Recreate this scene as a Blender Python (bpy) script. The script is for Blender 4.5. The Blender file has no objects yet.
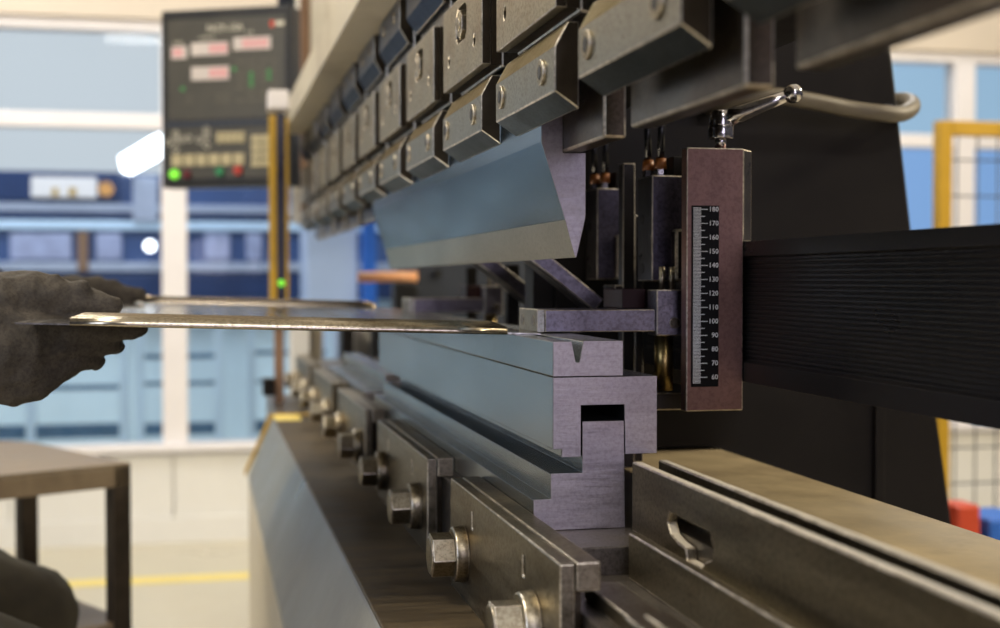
import bpy, bmesh, math, random
from mathutils import Vector, Matrix, noise
random.seed(7)
PI = math.pi
H = 1.05                                   # eye height above the shop floor
SC = bpy.context.scene
COL = SC.collection

# ------------------------------------------------------------------ camera
F_PX, VPX, VPY = 1350.0, 202.0, 280.0      # focal length, where the machine's long axis vanishes
TH = math.atan((314.0 - VPY) / F_PX)
PSI = math.atan((500.0 - VPX) / F_PX * math.cos(TH))
cam_data = bpy.data.cameras.new('camera')
cam = bpy.data.objects.new('camera', cam_data)
COL.objects.link(cam)
cam.location = (0, 0, H)
cam.rotation_euler = (PI / 2 - TH, 0, -PSI)
cam_data.sensor_fit = 'HORIZONTAL'
cam_data.sensor_width = 36.0
cam_data.lens = F_PX / 1000.0 * 36.0
cam_data.clip_start = 0.02
cam_data.dof.use_dof = True
cam_data.dof.focus_distance = 1.09
cam_data.dof.aperture_fstop = 5.0
SC.camera = cam

# ------------------------------------------------------------------ world, lights, exposure
SC.view_settings.view_transform = 'Standard'
SC.view_settings.look = 'None'
SC.view_settings.gamma = 1.0
SC.view_settings.use_curve_mapping = False
SC.view_settings.exposure = 0.0
world = bpy.data.worlds.new('shop_surroundings')
SC.world = world
world.use_nodes = True
wn = world.node_tree
wn.nodes['Background'].inputs[0].default_value = (0.62, 0.60, 0.68, 1)
wn.nodes['Background'].inputs[1].default_value = 0.13


def area(name, loc, size, power, color, target=None, size_y=None, spread=180):
    d = bpy.data.lights.new(name, 'AREA')
    d.energy = power
    d.color = color
    d.size = size
    if size_y:
        d.shape = 'RECTANGLE'
        d.size_y = size_y
    d.spread = math.radians(spread)
    o = bpy.data.objects.new(name, d)
    COL.objects.link(o)
    o.location = loc
    if target:
        o.rotation_euler = (Vector(target) - Vector(loc)).to_track_quat('-Z', 'Y').to_euler()
    return o


# overhead hall lamps (warm), window bay daylight on the operator's side (cool), added unseen lights
area('unseen_hall_lamp', (-1.6, 1.2, 3.6), 1.6, 98, (1.0, 0.87, 0.66), (0.1, 1.2, 0.9), 0.5)
area('unseen_hall_lamp', (4.3, 1.42, 3.2), 1.6, 170, (1.0, 0.86, 0.62), (0.5, 1.2, 0.8), 0.5)  # unseen lamp added far right to light the rear ledge
area('unseen_hall_lamp', (0.2, -2.4, 3.5), 2.2, 50, (1.0, 0.94, 0.88), (0.2, 1.0, 0.9), 0.35)  # unseen lamp added behind the camera for the bright line on the sheet fold
area('unseen_hall_lamp', (-1.2, 4.4, 3.6), 2.0, 80, (1.0, 0.985, 0.96), (-0.6, 4.6, 0.3), 0.6)
area('unseen_hall_lamp', (2.4, 4.2, 3.6), 2.0, 55, (1.0, 0.985, 0.96), (2.2, 4.4, 0.3), 0.6)
area('unseen_cool_light', (-2.8, -0.6, 1.9), 1.6, 36, (0.72, 0.81, 1.0), (0.3, 1.1, 1.0))
area('unseen_cool_light', (0.5, -2.6, 1.7), 1.2, 24, (0.87, 0.81, 1.0), (0.35, 1.1, 1.0))  # unseen cool light behind the camera, set for the sawn end faces
area('far_hall_lamp', (-1.5, 6.4, 3.4), 3.0, 105, (0.90, 0.95, 1.0), (-1.0, 8.4, 0.6), 0.8)
area('far_hall_lamp', (4.5, 6.6, 3.4), 3.0, 120, (0.80, 0.90, 1.0), (4.5, 8.6, 0.6), 0.8)


# ------------------------------------------------------------------ rays from the eye (used to read real positions off the photograph)
def _ray(x, y):
    u, v = (x - 500.0) / F_PX, (314.0 - y) / F_PX
    cp, sp, ct, st = math.cos(PSI), math.sin(PSI), math.cos(TH), math.sin(TH)
    return Vector((sp * ct + u * cp + v * sp * st, cp * ct - u * sp + v * cp * st, -st + v * ct))


def W(x, y, Y):
    r = _ray(x, y)
    return r * (Y / r[1])


# all geometry below is written with z measured from eye level; H is added once, in build()
# ------------------------------------------------------------------ materials
MATS = {}


def _base(name):
    m = bpy.data.materials.new(name)
    m.use_nodes = True
    nt = m.node_tree
    b = nt.nodes['Principled BSDF']
    return m, nt, b


def _coords(nt, scale):
    tc = nt.nodes.new('ShaderNodeTexCoord')
    mp = nt.nodes.new('ShaderNodeMapping')
    mp.inputs['Scale'].default_value = scale
    nt.links.new(tc.outputs['Object'], mp.inputs['Vector'])
    return mp.outputs['Vector']


def _noise(nt, vec, scale, detail=4, rough=0.6):
    n = nt.nodes.new('ShaderNodeTexNoise')
    n.inputs['Scale'].default_value = scale
    n.inputs['Detail'].default_value = detail
    n.inputs['Roughness'].default_value = rough
    nt.links.new(vec, n.inputs['Vector'])
    return n.outputs['Fac']


def _ramp(nt, fac, stops):
    r = nt.nodes.new('ShaderNodeValToRGB')
    while len(r.color_ramp.elements) < len(stops):
        r.color_ramp.elements.new(0.5)
    for e, (p, c) in zip(r.color_ramp.elements, stops):
        e.position = p
        e.color = (c[0], c[1], c[2], 1)
    nt.links.new(fac, r.inputs['Fac'])
    return r.outputs['Color']


def surface(name, col, rough=0.5, metal=0.0, var=0.25, scale=12, stretch=(1, 1, 1), bump=0.0, bump_scale=None,
            stain=None, stain_amt=0.5, rough_var=0.12, coat=0.0, spec=0.5, detail=6, graze=None):
    """procedural surface: streaky/blotchy tone variation, optional wear stains and fine bump"""
    if name in MATS:
        return MATS[name]
    m, nt, b = _base(name)
    vec = _coords(nt, stretch)
    n1 = _noise(nt, vec, scale, detail, 0.65 if detail > 3 else 0.5)
    b.inputs['Specular IOR Level'].default_value = spec
    if metal > 0.9:                                      # oiled steel reflects less at grazing angles than a clean mirror
        b.inputs['Specular Tint'].default_value = (*(graze or (0.66, 0.64, 0.60)), 1)
    lo = [c * (1 - var) for c in col]
    hi = [min(1, c * (1 + var)) for c in col]
    out = _ramp(nt, n1, [(0.28, lo), (0.72, hi)])
    if stain:
        vec2 = _coords(nt, (1, 1, 1))
        n2 = _noise(nt, vec2, scale * 0.35 + 2, 5, 0.7)
        msk = _ramp(nt, n2, [(0.48, (0, 0, 0)), (0.66, (stain_amt,) * 3)])
        mx = nt.nodes.new('ShaderNodeMix')
        mx.data_type = 'RGBA'
        nt.links.new(msk, mx.inputs['Factor'])
        nt.links.new(out, mx.inputs['A'])
        mx.inputs['B'].default_value = (*stain, 1)
        out = mx.outputs['Result']
    if metal > 0.5 or name.startswith('dark_knit'):      # fine grain, pits and oil specks
        n3 = _noise(nt, _coords(nt, (1, 1, 1)), 330, 3, 0.7)
        grain = _ramp(nt, n3, [(0.36, (0.52, 0.49, 0.45)), (0.56, (1.12, 1.12, 1.12))])
        mg = nt.nodes.new('ShaderNodeMix')
        mg.data_type = 'RGBA'
        mg.blend_type = 'MULTIPLY'
        mg.inputs['Factor'].default_value = 0.3 if 'tool' in name or 'punch' in name else 0.42 if 'block' in name else 0.7
        nt.links.new(out, mg.inputs['A'])
        nt.links.new(grain, mg.inputs['B'])
        out = mg.outputs['Result']
    nt.links.new(out, b.inputs['Base Color'])
    b.inputs['Metallic'].default_value = metal
    if rough_var:
        rr = _ramp(nt, n1, [(0.25, (max(0.03, rough - rough_var),) * 3), (0.75, (min(1, rough + rough_var),) * 3)])
        nt.links.new(rr, b.inputs['Roughness'])
    else:
        b.inputs['Roughness'].default_value = rough
    if coat:
        b.inputs['Coat Weight'].default_value = coat
    if bump:
        bp = nt.nodes.new('ShaderNodeBump')
        bp.inputs['Strength'].default_value = bump
        bp.inputs['Distance'].default_value = 0.001
        nb = _noise(nt, vec, bump_scale or scale * 3, 4, 0.6)
        nt.links.new(nb, bp.inputs['Height'])
        nt.links.new(bp.outputs['Normal'], b.inputs['Normal'])
    MATS[name] = m
    return m


def glow(name, col, strength):
    if name in MATS:
        return MATS[name]
    m, nt, b = _base(name)
    b.inputs['Base Color'].default_value = (*[c * 0.3 for c in col], 1)
    b.inputs['Emission Color'].default_value = (*col, 1)
    b.inputs['Emission Strength'].default_value = strength
    MATS[name] = m
    return m


def glass(name, tint, gloss):
    m, nt, b = _base(name)
    nt.nodes.remove(b)
    out = nt.nodes['Material Output']
    tr = nt.nodes.new('ShaderNodeBsdfTransparent')
    tr.inputs[0].default_value = (*tint, 1)
    gl = nt.nodes.new('ShaderNodeBsdfGlossy')
    gl.inputs['Roughness'].default_value = 0.03
    fr = nt.nodes.new('ShaderNodeFresnel')
    fr.inputs['IOR'].default_value = gloss
    mx = nt.nodes.new('ShaderNodeMixShader')
    nt.links.new(fr.outputs[0], mx.inputs[0])
    nt.links.new(tr.outputs[0], mx.inputs[1])
    nt.links.new(gl.outputs[0], mx.inputs[2])
    nt.links.new(mx.outputs[0], out.inputs[0])
    return m


M_TOOL = surface('ground_tool_steel', (0.32, 0.335, 0.34), 0.27, 1.0, 0.20, 3, (1, 1.2, 3.0), rough_var=0, detail=1, graze=(0.76, 0.78, 0.78))
M_PUNCH = surface('reflection_tinted_punch_steel', (0.18, 0.225, 0.265), 0.27, 1.0, 0.42, 3.2, (1, 1.1, 7), rough_var=0, detail=1, graze=(0.66, 0.71, 0.75))  # blue tint and dark smear stand in for reflections on the punch
M_TIP = surface('ground_punch_tip', (0.40, 0.385, 0.345), 0.32, 1.0, 0.14, 4, (1, 2, 3), rough_var=0, detail=1, graze=(0.70, 0.70, 0.66))
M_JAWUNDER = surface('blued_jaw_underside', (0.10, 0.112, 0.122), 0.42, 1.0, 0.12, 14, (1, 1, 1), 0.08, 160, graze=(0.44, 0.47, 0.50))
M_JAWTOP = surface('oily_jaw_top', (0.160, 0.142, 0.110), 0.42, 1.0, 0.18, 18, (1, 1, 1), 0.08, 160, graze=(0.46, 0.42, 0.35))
M_EDGE = surface('lit_rail_top', (0.62, 0.57, 0.48), 0.5, 0.25, 0.15, 30, (1, 0.3, 1))  # overhead light on the rail tops, painted as a lighter tone
M_HILITE = surface('bright_edge_highlight', (0.66, 0.61, 0.53), 0.38, 1.0, 0.3, 60, (1, 1, 1), graze=(0.85, 0.82, 0.78))  # edge highlights put into the colour of the bevels
HILITED = {'clamp_steel', 'spotted_plate_steel', 'oiled_clamp_bar_steel', 'bolt_steel', 'blued_gauge_steel', 'reddish_oxide_block_steel', 'blackened_gauge_steel',
        'oiled_rail_steel', 'blued_upper_jaw_steel', 'oily_dark_steel'}
M_TOOLEND = surface('sawn_tool_steel', (0.440, 0.410, 0.445), 0.42, 1.0, 0.18, 12, (2.0, 1, 18), 0.14, 40, (0.34, 0.30, 0.36), 0.4)
M_CLAMP = surface('clamp_steel', (0.340, 0.340, 0.315), 0.38, 1.0, 0.14, 14, (1, 1, 1), 0.10, 160, (0.25, 0.22, 0.17), 0.4, graze=(0.68, 0.67, 0.63))
M_CLAMPEND = surface('oily_brown_black_steel', (0.055, 0.042, 0.028), 0.36, 0.5, 0.35, 30, (1, 1, 1), 0.2, 120)
M_PLATE = surface('spotted_plate_steel', (0.420, 0.390, 0.320), 0.42, 1.0, 0.12, 40, (1, 1, 1), 0.15, 150, (0.30, 0.22, 0.15), 0.5)
M_OILY = surface('oily_dark_steel', (0.090, 0.080, 0.065), 0.34, 0.8, 0.3, 14, (1, 1, 3), 0.1, 60, (0.10, 0.06, 0.03), 0.5)
M_BEDPL = surface('oiled_clamp_bar_steel', (0.285, 0.255, 0.200), 0.36, 1.0, 0.25, 16, (1, 0.6, 5), 0.15, 60, (0.18, 0.13, 0.08), 0.5)
M_BOLT = surface('bolt_steel', (0.380, 0.345, 0.270), 0.36, 1.0, 0.2, 30, (1, 1, 1), 0.1, 90, (0.22, 0.17, 0.10), 0.5)
M_RAM = surface('ram_cream_paint', (0.540, 0.490, 0.380), 0.45, 0.0, 0.12, 5, (1, 1, 1), 0.1, 40, (0.25, 0.19, 0.12), 0.5)
M_SHELF = surface('greasy_bed_shelf_steel', (0.085, 0.064, 0.038), 0.50, 0.25, 0.88, 15, (0.22, 2.6, 1), 0.35, 20, (0.03, 0.022, 0.014), 0.7, spec=0.3)  # streaks stand in for dark shadow bands across the greasy shelf
M_APRON = surface('grey_green_machine_paint', (0.200, 0.200, 0.180), 0.36, 0.0, 0.22, 9, (1, 1, 1), 0.25, 160, (0.20, 0.18, 0.14), 0.5)
M_YELLOW = surface('safety_yellow_paint', (0.460, 0.275, 0.012), 0.45, 0.0, 0.12, 14)
M_BLACKM = surface('black_machine_paint', (0.012, 0.010, 0.009), 0.5, 0.0, 0.25, 8, (1, 1, 1), 0.1, 90, spec=0.2)
M_BLACKEN = surface('blackened_gauge_steel', (0.030, 0.026, 0.028), 0.34, 0.4, 0.3, 20, (1, 1, 1), 0.3, 220)
M_VIOLET = surface('blued_gauge_steel', (0.200, 0.185, 0.235), 0.38, 1.0, 0.3, 30, (1, 1, 1), 0.25, 200)
M_SCALEB = surface('reddish_oxide_block_steel', (0.220, 0.125, 0.112), 0.42, 0.6, 0.2, 26, (1, 1, 0.5), 0.2, 260)
M_ALUB = surface('black_extruded_beam', (0.030, 0.027, 0.026), 0.34, 0.5, 0.2, 8, (1, 0.3, 1), 0.08, 80)
M_CHROME = surface('polished_lever_steel', (0.62, 0.60, 0.62), 0.16, 1.0, 0.06, 20, (1, 1, 1), 0.0, rough_var=0.04)
M_TABLET = surface('dusty_bed_top', (0.46, 0.37, 0.23), 0.6, 0.0, 0.18, 22, (1, 1, 1), 0.15, 90, (0.24, 0.18, 0.11), 0.5)
M_BEDTOP = surface('dark_bed_top_steel', (0.150, 0.135, 0.120), 0.36, 0.8, 0.25, 18, (1, 1, 1), 0.15, 70)
M_RAILR = surface('oiled_rail_steel', (0.220, 0.195, 0.145), 0.40, 1.0, 0.2, 10, (1, 0.4, 3), 0.1, 50, (0.24, 0.19, 0.13), 0.4)
M_SHEET = surface('galvanised_sheet', (0.70, 0.68, 0.66), 0.17, 1.0, 0.10, 12, (9, 0.4, 1), 0.0, rough_var=0.06)
M_HEM = surface('folded_sheet_edge', (0.420, 0.375, 0.300), 0.24, 1.0, 0.08, 30, rough_var=0.03, graze=(0.80, 0.76, 0.68))
M_GLOVE = surface('dark_knit_glove', (0.052, 0.044, 0.034), 0.85, 0.0, 0.35, 90, (1, 1, 1), 0.6, 500)
M_TROUS = surface('khaki_grey_work_trousers', (0.072, 0.062, 0.040), 0.9, 0.0, 0.22, 24, (1, 1, 1), 0.5, 60)
M_SHIRT = surface('navy_work_jacket', (0.03, 0.035, 0.07), 0.9, 0.0, 0.2, 24, (1, 1, 1), 0.4, 90)
M_SKIN = surface('skin', (0.55, 0.36, 0.27), 0.55, 0.0, 0.06, 20)
M_HAIR = surface('dark_hair', (0.04, 0.03, 0.02), 0.7, 0.0, 0.3, 60, (1, 1, 6))
M_WHITE = surface('white_frame_paint', (0.80, 0.77, 0.78), 0.4, 0.0, 0.04, 4)
M_CREAMW = surface('cream_wall_panel', (0.770, 0.760, 0.730), 0.55, 0.0, 0.04, 3)
M_FLOOR = surface('worn_shop_floor', (0.500, 0.460, 0.355), 0.35, 0.0, 0.10, 2.2, (1, 1, 1), 0.1, 30, (0.48, 0.42, 0.31), 0.5)
M_LINE = surface('floor_line_paint', (0.78, 0.62, 0.16), 0.5, 0.0, 0.10, 9)
M_WOODT = surface('scuffed_bench_top', (0.170, 0.128, 0.082), 0.42, 0.0, 0.30, 8, (1, 4, 1), 0.2, 40, (0.14, 0.10, 0.07), 0.6)
M_BENCH = surface('chipped_black_bench_paint', (0.026, 0.020, 0.014), 0.5, 0.0, 0.3, 20, (1, 1, 1), 0.2, 80, (0.10, 0.07, 0.045), 0.3, spec=0.2)
M_PANEL = surface('panel_dark_face', (0.075, 0.071, 0.058), 0.42, 0.0, 0.12, 10)
M_PANELB = surface('panel_black_case', (0.012, 0.012, 0.012), 0.45, 0.0, 0.1, 10)
M_INK = surface('panel_pale_print', (0.750, 0.720, 0.600), 0.6, 0.0, 0.05, 10)
M_KEY = surface('panel_key_cream', (0.50, 0.44, 0.27), 0.5, 0.0, 0.10, 30)
M_WIN = surface('display_frosted_window', (0.66, 0.60, 0.57), 0.4, 0.0, 0.06, 20)
M_SCALE = surface('scale_black_anodised', (0.003, 0.003, 0.004), 0.5, 0.0, 0.05, 30, spec=0.15)
M_TICK = surface('scale_tick_silver', (0.85, 0.88, 0.92), 0.4, 0.0, 0.05, 30)
M_HOSE = surface('grey_hose_rubber', (0.130, 0.110, 0.078), 0.5, 0.0, 0.12, 20)
M_CABLE = surface('black_cable', (0.012, 0.012, 0.014), 0.25, 0.0, 0.05, 20)
M_ORANGE = surface('orange_plastic', (0.75, 0.22, 0.04), 0.4, 0.0, 0.08, 20)
M_SEAL = surface('amber_cable_seal', (0.30, 0.10, 0.02), 0.4, 0.0, 0.08, 20)
M_PEACH = surface('peach_orange_tube', (0.95, 0.46, 0.22), 0.4, 0.0, 0.08, 6)
M_RED = surface('red_plastic', (0.55, 0.06, 0.02), 0.4, 0.0, 0.08, 10)
M_BLUE = surface('blue_plastic', (0.02, 0.13, 0.55), 0.4, 0.0, 0.08, 10)
M_BLUEM = surface('blue_machine_enamel', (0.045, 0.085, 0.22), 0.35, 0.0, 0.15, 3)
M_NAVY = surface('navy_machine_enamel', (0.014, 0.035, 0.115), 0.35, 0.0, 0.2, 3)
M_PALEB = surface('pale_blue_steel', (0.55, 0.72, 0.92), 0.4, 0.0, 0.08, 4)
M_BROWN = surface('brown_primer_steel', (0.22, 0.13, 0.08), 0.5, 0.0, 0.25, 10, (1, 1, 0.4))
M_DARKGREY = surface('dark_grey_cabinet', (0.045, 0.055, 0.080), 0.5, 0.0, 0.12, 5)
M_SKYB = surface('sky_blue_backdrop_wall', (0.40, 0.58, 0.85), 0.6, 0.0, 0.10, 1.2)
M_DAY = glow('daylit_far_panes', (0.60, 0.74, 0.88), 0.95)
M_DAYHI = glow('daylit_far_upper_panes', (0.58, 0.615, 0.64), 0.85)
M_DAYHIR = glow('daylit_right_upper_panes', (0.33, 0.48, 0.62), 0.9)
M_DAYBLUE = glow('daylit_blue_panes', (0.25, 0.42, 0.72), 0.8)
M_BRIGHTGLOW = glow('lamp_reflection_glow', (0.95, 0.97, 1.0), 6.0)  # glow for the small lamp and for the painted-in window reflection
M_LEDG = glow('led_green', (0.25, 0.9, 0.05), 1.2)
M_LEDG2 = glow('led_green_dim', (0.06, 0.32, 0.08), 0.6)
M_LEDR = glow('led_red', (0.8, 0.07, 0.03), 0.5)
M_LEDP = glow('display_digits_pink', (0.95, 0.35, 0.35), 0.55)
M_GLASS = glass('window_glass', (0.93, 0.96, 0.98), 1.25)


# ------------------------------------------------------------------ mesh building
class MB:
    def __init__(self):
        self.bm = bmesh.new()

    def add(self, verts, faces, smooth=False):
        vs = [self.bm.verts.new(v) for v in verts]
        for f in faces:
            try:
                fc = self.bm.faces.new([vs[i] for i in f])
                fc.smooth = smooth
            except ValueError:
                pass
        return self

    def box(self, x0, x1, y0, y1, z0, z1):
        v = [(x, y, z) for x in (x0, x1) for y in (y0, y1) for z in (z0, z1)]
        return self.add(v, [(0, 1, 3, 2), (4, 6, 7, 5), (0, 4, 5, 1), (2, 3, 7, 6), (0, 2, 6, 4), (1, 5, 7, 3)])

    def obox(self, c, ax, ay, az):
        c, ax, ay, az = map(Vector, (c, ax, ay, az))
        v = [c + ax * i + ay * j + az * k for i in (-1, 1) for j in (-1, 1) for k in (-1, 1)]
        return self.add(v, [(0, 1, 3, 2), (4, 6, 7, 5), (0, 4, 5, 1), (2, 3, 7, 6), (0, 2, 6, 4), (1, 5, 7, 3)])

    def prism(self, poly, axis, a0, a1):
        def P(p, a):
            return {'y': (p[0], a, p[1]), 'x': (a, p[0], p[1]), 'z': (p[0], p[1], a)}[axis]
        n = len(poly)
        v = [P(p, a0) for p in poly] + [P(p, a1) for p in poly]
        f = [tuple(range(n)), tuple(range(2 * n - 1, n - 1, -1))]
        f += [(i, (i + 1) % n, (i + 1) % n + n, i + n) for i in range(n)]
        return self.add(v, f)

    def holed(self, outer, holes, axis, a0, a1):
        def P(p, a):
            return {'y': (p[0], a, p[1]), 'x': (a, p[0], p[1]), 'z': (p[0], p[1], a)}[axis]
        rings = []
        for a in (a0, a1):
            es, rs = [], []
            for loop in [outer] + holes:
                vs = [self.bm.verts.new(P(p, a)) for p in loop]
                rs.append(vs)
                es += [self.bm.edges.new((vs[i], vs[(i + 1) % len(vs)])) for i in range(len(vs))]
            bmesh.ops.triangle_fill(self.bm, edges=es, use_beauty=True, use_dissolve=False)
            rings.append(rs)
        for r0, r1 in zip(*rings):
            n = len(r0)
            for i in range(n):
                self.bm.faces.new((r0[i], r0[(i + 1) % n], r1[(i + 1) % n], r1[i]))
        return self

    def cyl(self, p0, p1, r0, r1=None, n=20, smooth=True, rot=0.0):
        r1 = r0 if r1 is None else r1
        p0, p1 = Vector(p0), Vector(p1)
        d = (p1 - p0).normalized()
        a = d.orthogonal().normalized() if abs(d.z) > 0.99 or abs(d.z) > 1e-6 else Vector((0, 0, 1))
        a = (a - d * a.dot(d)).normalized()
        b = d.cross(a)
        ring = [a * math.cos(2 * PI * i / n + rot) + b * math.sin(2 * PI * i / n + rot) for i in range(n)]
        vs = [self.bm.verts.new(p0 + r * r0) for r in ring] + [self.bm.verts.new(p1 + r * r1) for r in ring]
        self.bm.faces.new(vs[:n])
        self.bm.faces.new(vs[:n - 1:-1])
        for i in range(n):
            f = self.bm.faces.new((vs[i], vs[(i + 1) % n], vs[(i + 1) % n + n], vs[i + n]))
            f.smooth = smooth
        return self

    def tube(self, pts, r, n=12):
        pts = [Vector(p) for p in pts]
        rings = []
        a = None
        for i, p in enumerate(pts):
            d = (pts[min(i + 1, len(pts) - 1)] - pts[max(i - 1, 0)]).normalized()
            a = d.orthogonal().normalized() if a is None else (a - d * a.dot(d)).normalized()
            b = d.cross(a)
            rr = r[i] if isinstance(r, (list, tuple)) else r
            rings.append([self.bm.verts.new(p + (a * math.cos(2 * PI * k / n) + b * math.sin(2 * PI * k / n)) * rr) for k in range(n)])
        self.bm.faces.new(rings[0])
        self.bm.faces.new(rings[-1][::-1])
        for r0, r1 in zip(rings, rings[1:]):
            for k in range(n):
                self.bm.faces.new((r0[k], r0[(k + 1) % n], r1[(k + 1) % n], r1[k])).smooth = True
        return self

    def ball(self, c, r, seg=20, sc=(1, 1, 1)):
        m = Matrix.Translation(Vector(c)) @ Matrix.Diagonal((r * sc[0], r * sc[1], r * sc[2], 1))
        g = bmesh.ops.create_uvsphere(self.bm, u_segments=seg, v_segments=seg // 2 + 2, radius=1, matrix=m)
        for v in g['verts']:
            for f in v.link_faces:
                f.smooth = True
        return self

    def limb(self, chain, n=14):
        """chain of (point, radius): overlapping balls and cones, later fused by remeshing"""
        for (p, r), (q, s) in zip(chain, chain[1:]):
            self.cyl(p, q, r, s, n)
        for p, r in chain:
            self.ball(p, r, n)
        return self

    def build(self, name, mat, parent=None, bevel=0.0, seg=2, fuse=0.0, smooth_it=0, loc=None, angle=40, ends=None, under=None, top=None, wrinkle=None):
        bm = self.bm
        bmesh.ops.recalc_face_normals(bm, faces=bm.faces)
        for v in bm.verts:
            v.co.z += H
        if parent is not None:
            o_loc = Vector(parent['_w'])
        elif loc is not None:
            o_loc = Vector((loc[0], loc[1], loc[2] + H))
        else:
            xs = [v.co for v in bm.verts]
            o_loc = Vector(((min(c.x for c in xs) + max(c.x for c in xs)) / 2, (min(c.y for c in xs) + max(c.y for c in xs)) / 2,
                            min(c.z for c in xs)))
        for v in bm.verts:
            v.co -= o_loc
        me = bpy.data.meshes.new(name)
        bm.to_mesh(me)
        bm.free()
        o = bpy.data.objects.new(name, me)
        COL.objects.link(o)
        if fuse:
            md = o.modifiers.new('fuse', 'REMESH')
            md.mode = 'VOXEL'
            md.voxel_size = fuse
            md.use_smooth_shade = True
            if smooth_it:
                sm = o.modifiers.new('soften', 'SMOOTH')
                sm.iterations = smooth_it
                sm.factor = 0.5
            dg = bpy.context.evaluated_depsgraph_get()
            me2 = bpy.data.meshes.new_from_object(o.evaluated_get(dg))
            o.modifiers.clear()
            o.data = me2
            me2.name = name
            for p in me2.polygons:
                p.use_smooth = True
            if wrinkle:
                amp, fr = wrinkle
                for v in me2.vertices:
                    q = v.co * fr
                    v.co += v.normal * amp * (noise.noise(q) + 0.5 * noise.noise(q * 2.3))
            me = me2
        me.materials.clear()
        me.materials.append(mat)
        if ends:                                           # ends left black and oily, long faces ground bright
            me.materials.append(ends)
            for p in me.polygons:
                if abs(p.normal.y) > 0.9:
                    p.material_index = 1
        for m2, sg in ((under, -1), (top, 1)):             # differently finished underside or top, or a top painted as lit
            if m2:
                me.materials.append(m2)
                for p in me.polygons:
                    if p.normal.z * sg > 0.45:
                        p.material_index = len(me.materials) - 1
        if parent is not None:
            o.parent = parent
        else:
            o.location = o_loc
        o['_w'] = tuple(o_loc)
        if bevel:
            md = o.modifiers.new('edge_bevel', 'BEVEL')
            md.width = bevel
            md.segments = seg
            md.limit_method = 'ANGLE'
            md.angle_limit = math.radians(angle)
            md.harden_normals = False
            if mat.name in HILITED:                           # edge highlights painted on as bright bevels
                me.materials.append(M_HILITE)
                md.material = len(me.materials) - 1
        return o


def thing(name, label, cat, loc, group=None):
    o = bpy.data.objects.new(name, None)
    COL.objects.link(o)
    o.location = (loc[0], loc[1], loc[2] + H)
    o.empty_display_size = 0.05
    o['_w'] = (loc[0], loc[1], loc[2] + H)
    o['label'] = label
    o['category'] = cat
    if group:
        o['group'] = group
    return o


def tag(o, label, cat, group=None, kind=None):
    o['label'] = label
    o['category'] = cat
    if group:
        o['group'] = group
    if kind:
        o['kind'] = kind
    return o


def struct(o, label=None):
    o['kind'] = 'structure'
    if label:
        o['label'] = label
    return o


def copy_tree(o, parent=None, dloc=(0, 0, 0)):
    kids = list(o.children)
    c = o.copy()
    COL.objects.link(c)
    if parent is not None:
        c.parent = parent
    else:
        c.location = Vector(o.location) + Vector(dloc)
    for k in kids:
        copy_tree(k, c)
    return c


def lettering(txt, size, at, xdir, up, mat, name, parent, depth=0.0002, align='LEFT'):
    """flat letters as one mesh; several (text, position) pairs may be given"""
    pairs = txt if isinstance(txt, list) else [(txt, at)]
    x, u = Vector(xdir).normalized(), Vector(up).normalized()
    z = x.cross(u)
    rot = Matrix((x, u, z)).transposed().to_4x4()
    bm = bmesh.new()
    for t, p in pairs:
        cu = bpy.data.curves.new('t', 'FONT')
        cu.body = t
        cu.size = size
        cu.align_x = align
        cu.align_y = 'CENTER'
        cu.extrude = depth
        cu.resolution_u = 2
        to = bpy.data.objects.new('t', cu)
        COL.objects.link(to)
        dg = bpy.context.evaluated_depsgraph_get()
        dg.update()
        me = bpy.data.meshes.new_from_object(to.evaluated_get(dg))
        me.transform(Matrix.Translation(Vector(p)) @ rot)
        bm.from_mesh(me)
        bpy.data.objects.remove(to)
        bpy.data.curves.remove(cu)
        bpy.data.meshes.remove(me)
    mb = MB()
    mb.bm.free()
    mb.bm = bm
    return mb.build(name, mat, parent)


# ================================================================== 1. THE HALL (setting)
FL = -H
YW = 5.54
struct(MB().box(-7, 8, -4, 10.5, FL - 0.1, FL).build('floor', M_FLOOR), 'worn beige shop floor')
struct(MB().box(-7, 8, 4.80, 4.90, FL, FL + 0.0015).build('trim_1', M_LINE), 'yellow line painted on the floor')
z_sill = W(100, 446, YW).z
z_sill0 = z_sill - 0.03
z_head0, z_head1 = W(80, 29, YW).z, W(80, 17, YW).z
z_tr0, z_tr1 = W(80, 127, YW).z, W(80, 112, YW).z
zc = 3.0 - H + 0.9
struct(MB().box(-7, 8, YW + 0.02, YW + 0.12, FL, z_sill0).build('wall_back', M_CREAMW), 'cream panelled wall below the windows')
pn = MB()
for k in range(-12, 14):
    x0 = -0.115 + k * 0.62
    pn.box(x0 + 0.003, x0 + 0.617, YW, YW + 0.02, FL + 0.10, z_sill0 - 0.01)
struct(pn.build('trim_2', M_CREAMW, bevel=0.003), 'cream wall panels under the windows')
struct(MB().box(-7, 8, YW - 0.01, YW + 0.02, FL, FL + 0.10).build('baseboard_back', M_CREAMW), 'low cream baseboard of the far wall')
struct(MB().box(-7, 8, YW - 0.03, YW + 0.12, z_sill0, z_sill).build('trim_3', M_WHITE, bevel=0.004), 'white window sill')
struct(MB().box(-7, 8, YW, YW + 0.1, z_head0, z_head1).build('trim_4', M_WHITE, bevel=0.004), 'white window head rail')
struct(MB().box(-7, 8, YW - 0.02, YW + 0.12, z_head1, zc).build('wall_upper', surface('beige_upper_wall', (0.60, 0.52, 0.42), 0.6, 0, 0.05, 2)), 'beige wall above the windows')
struct(MB().box(-7, 8, -4, YW + 0.12, zc, zc + 0.1).build('ceiling', M_CREAMW), 'pale hall ceiling')
struct(MB().box(-7, 8, YW + 0.01, YW + 0.09, z_tr0, z_tr1).build('trim_5', M_WHITE, bevel=0.004), 'white transom across the windows')
m_w = 0.098
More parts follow.
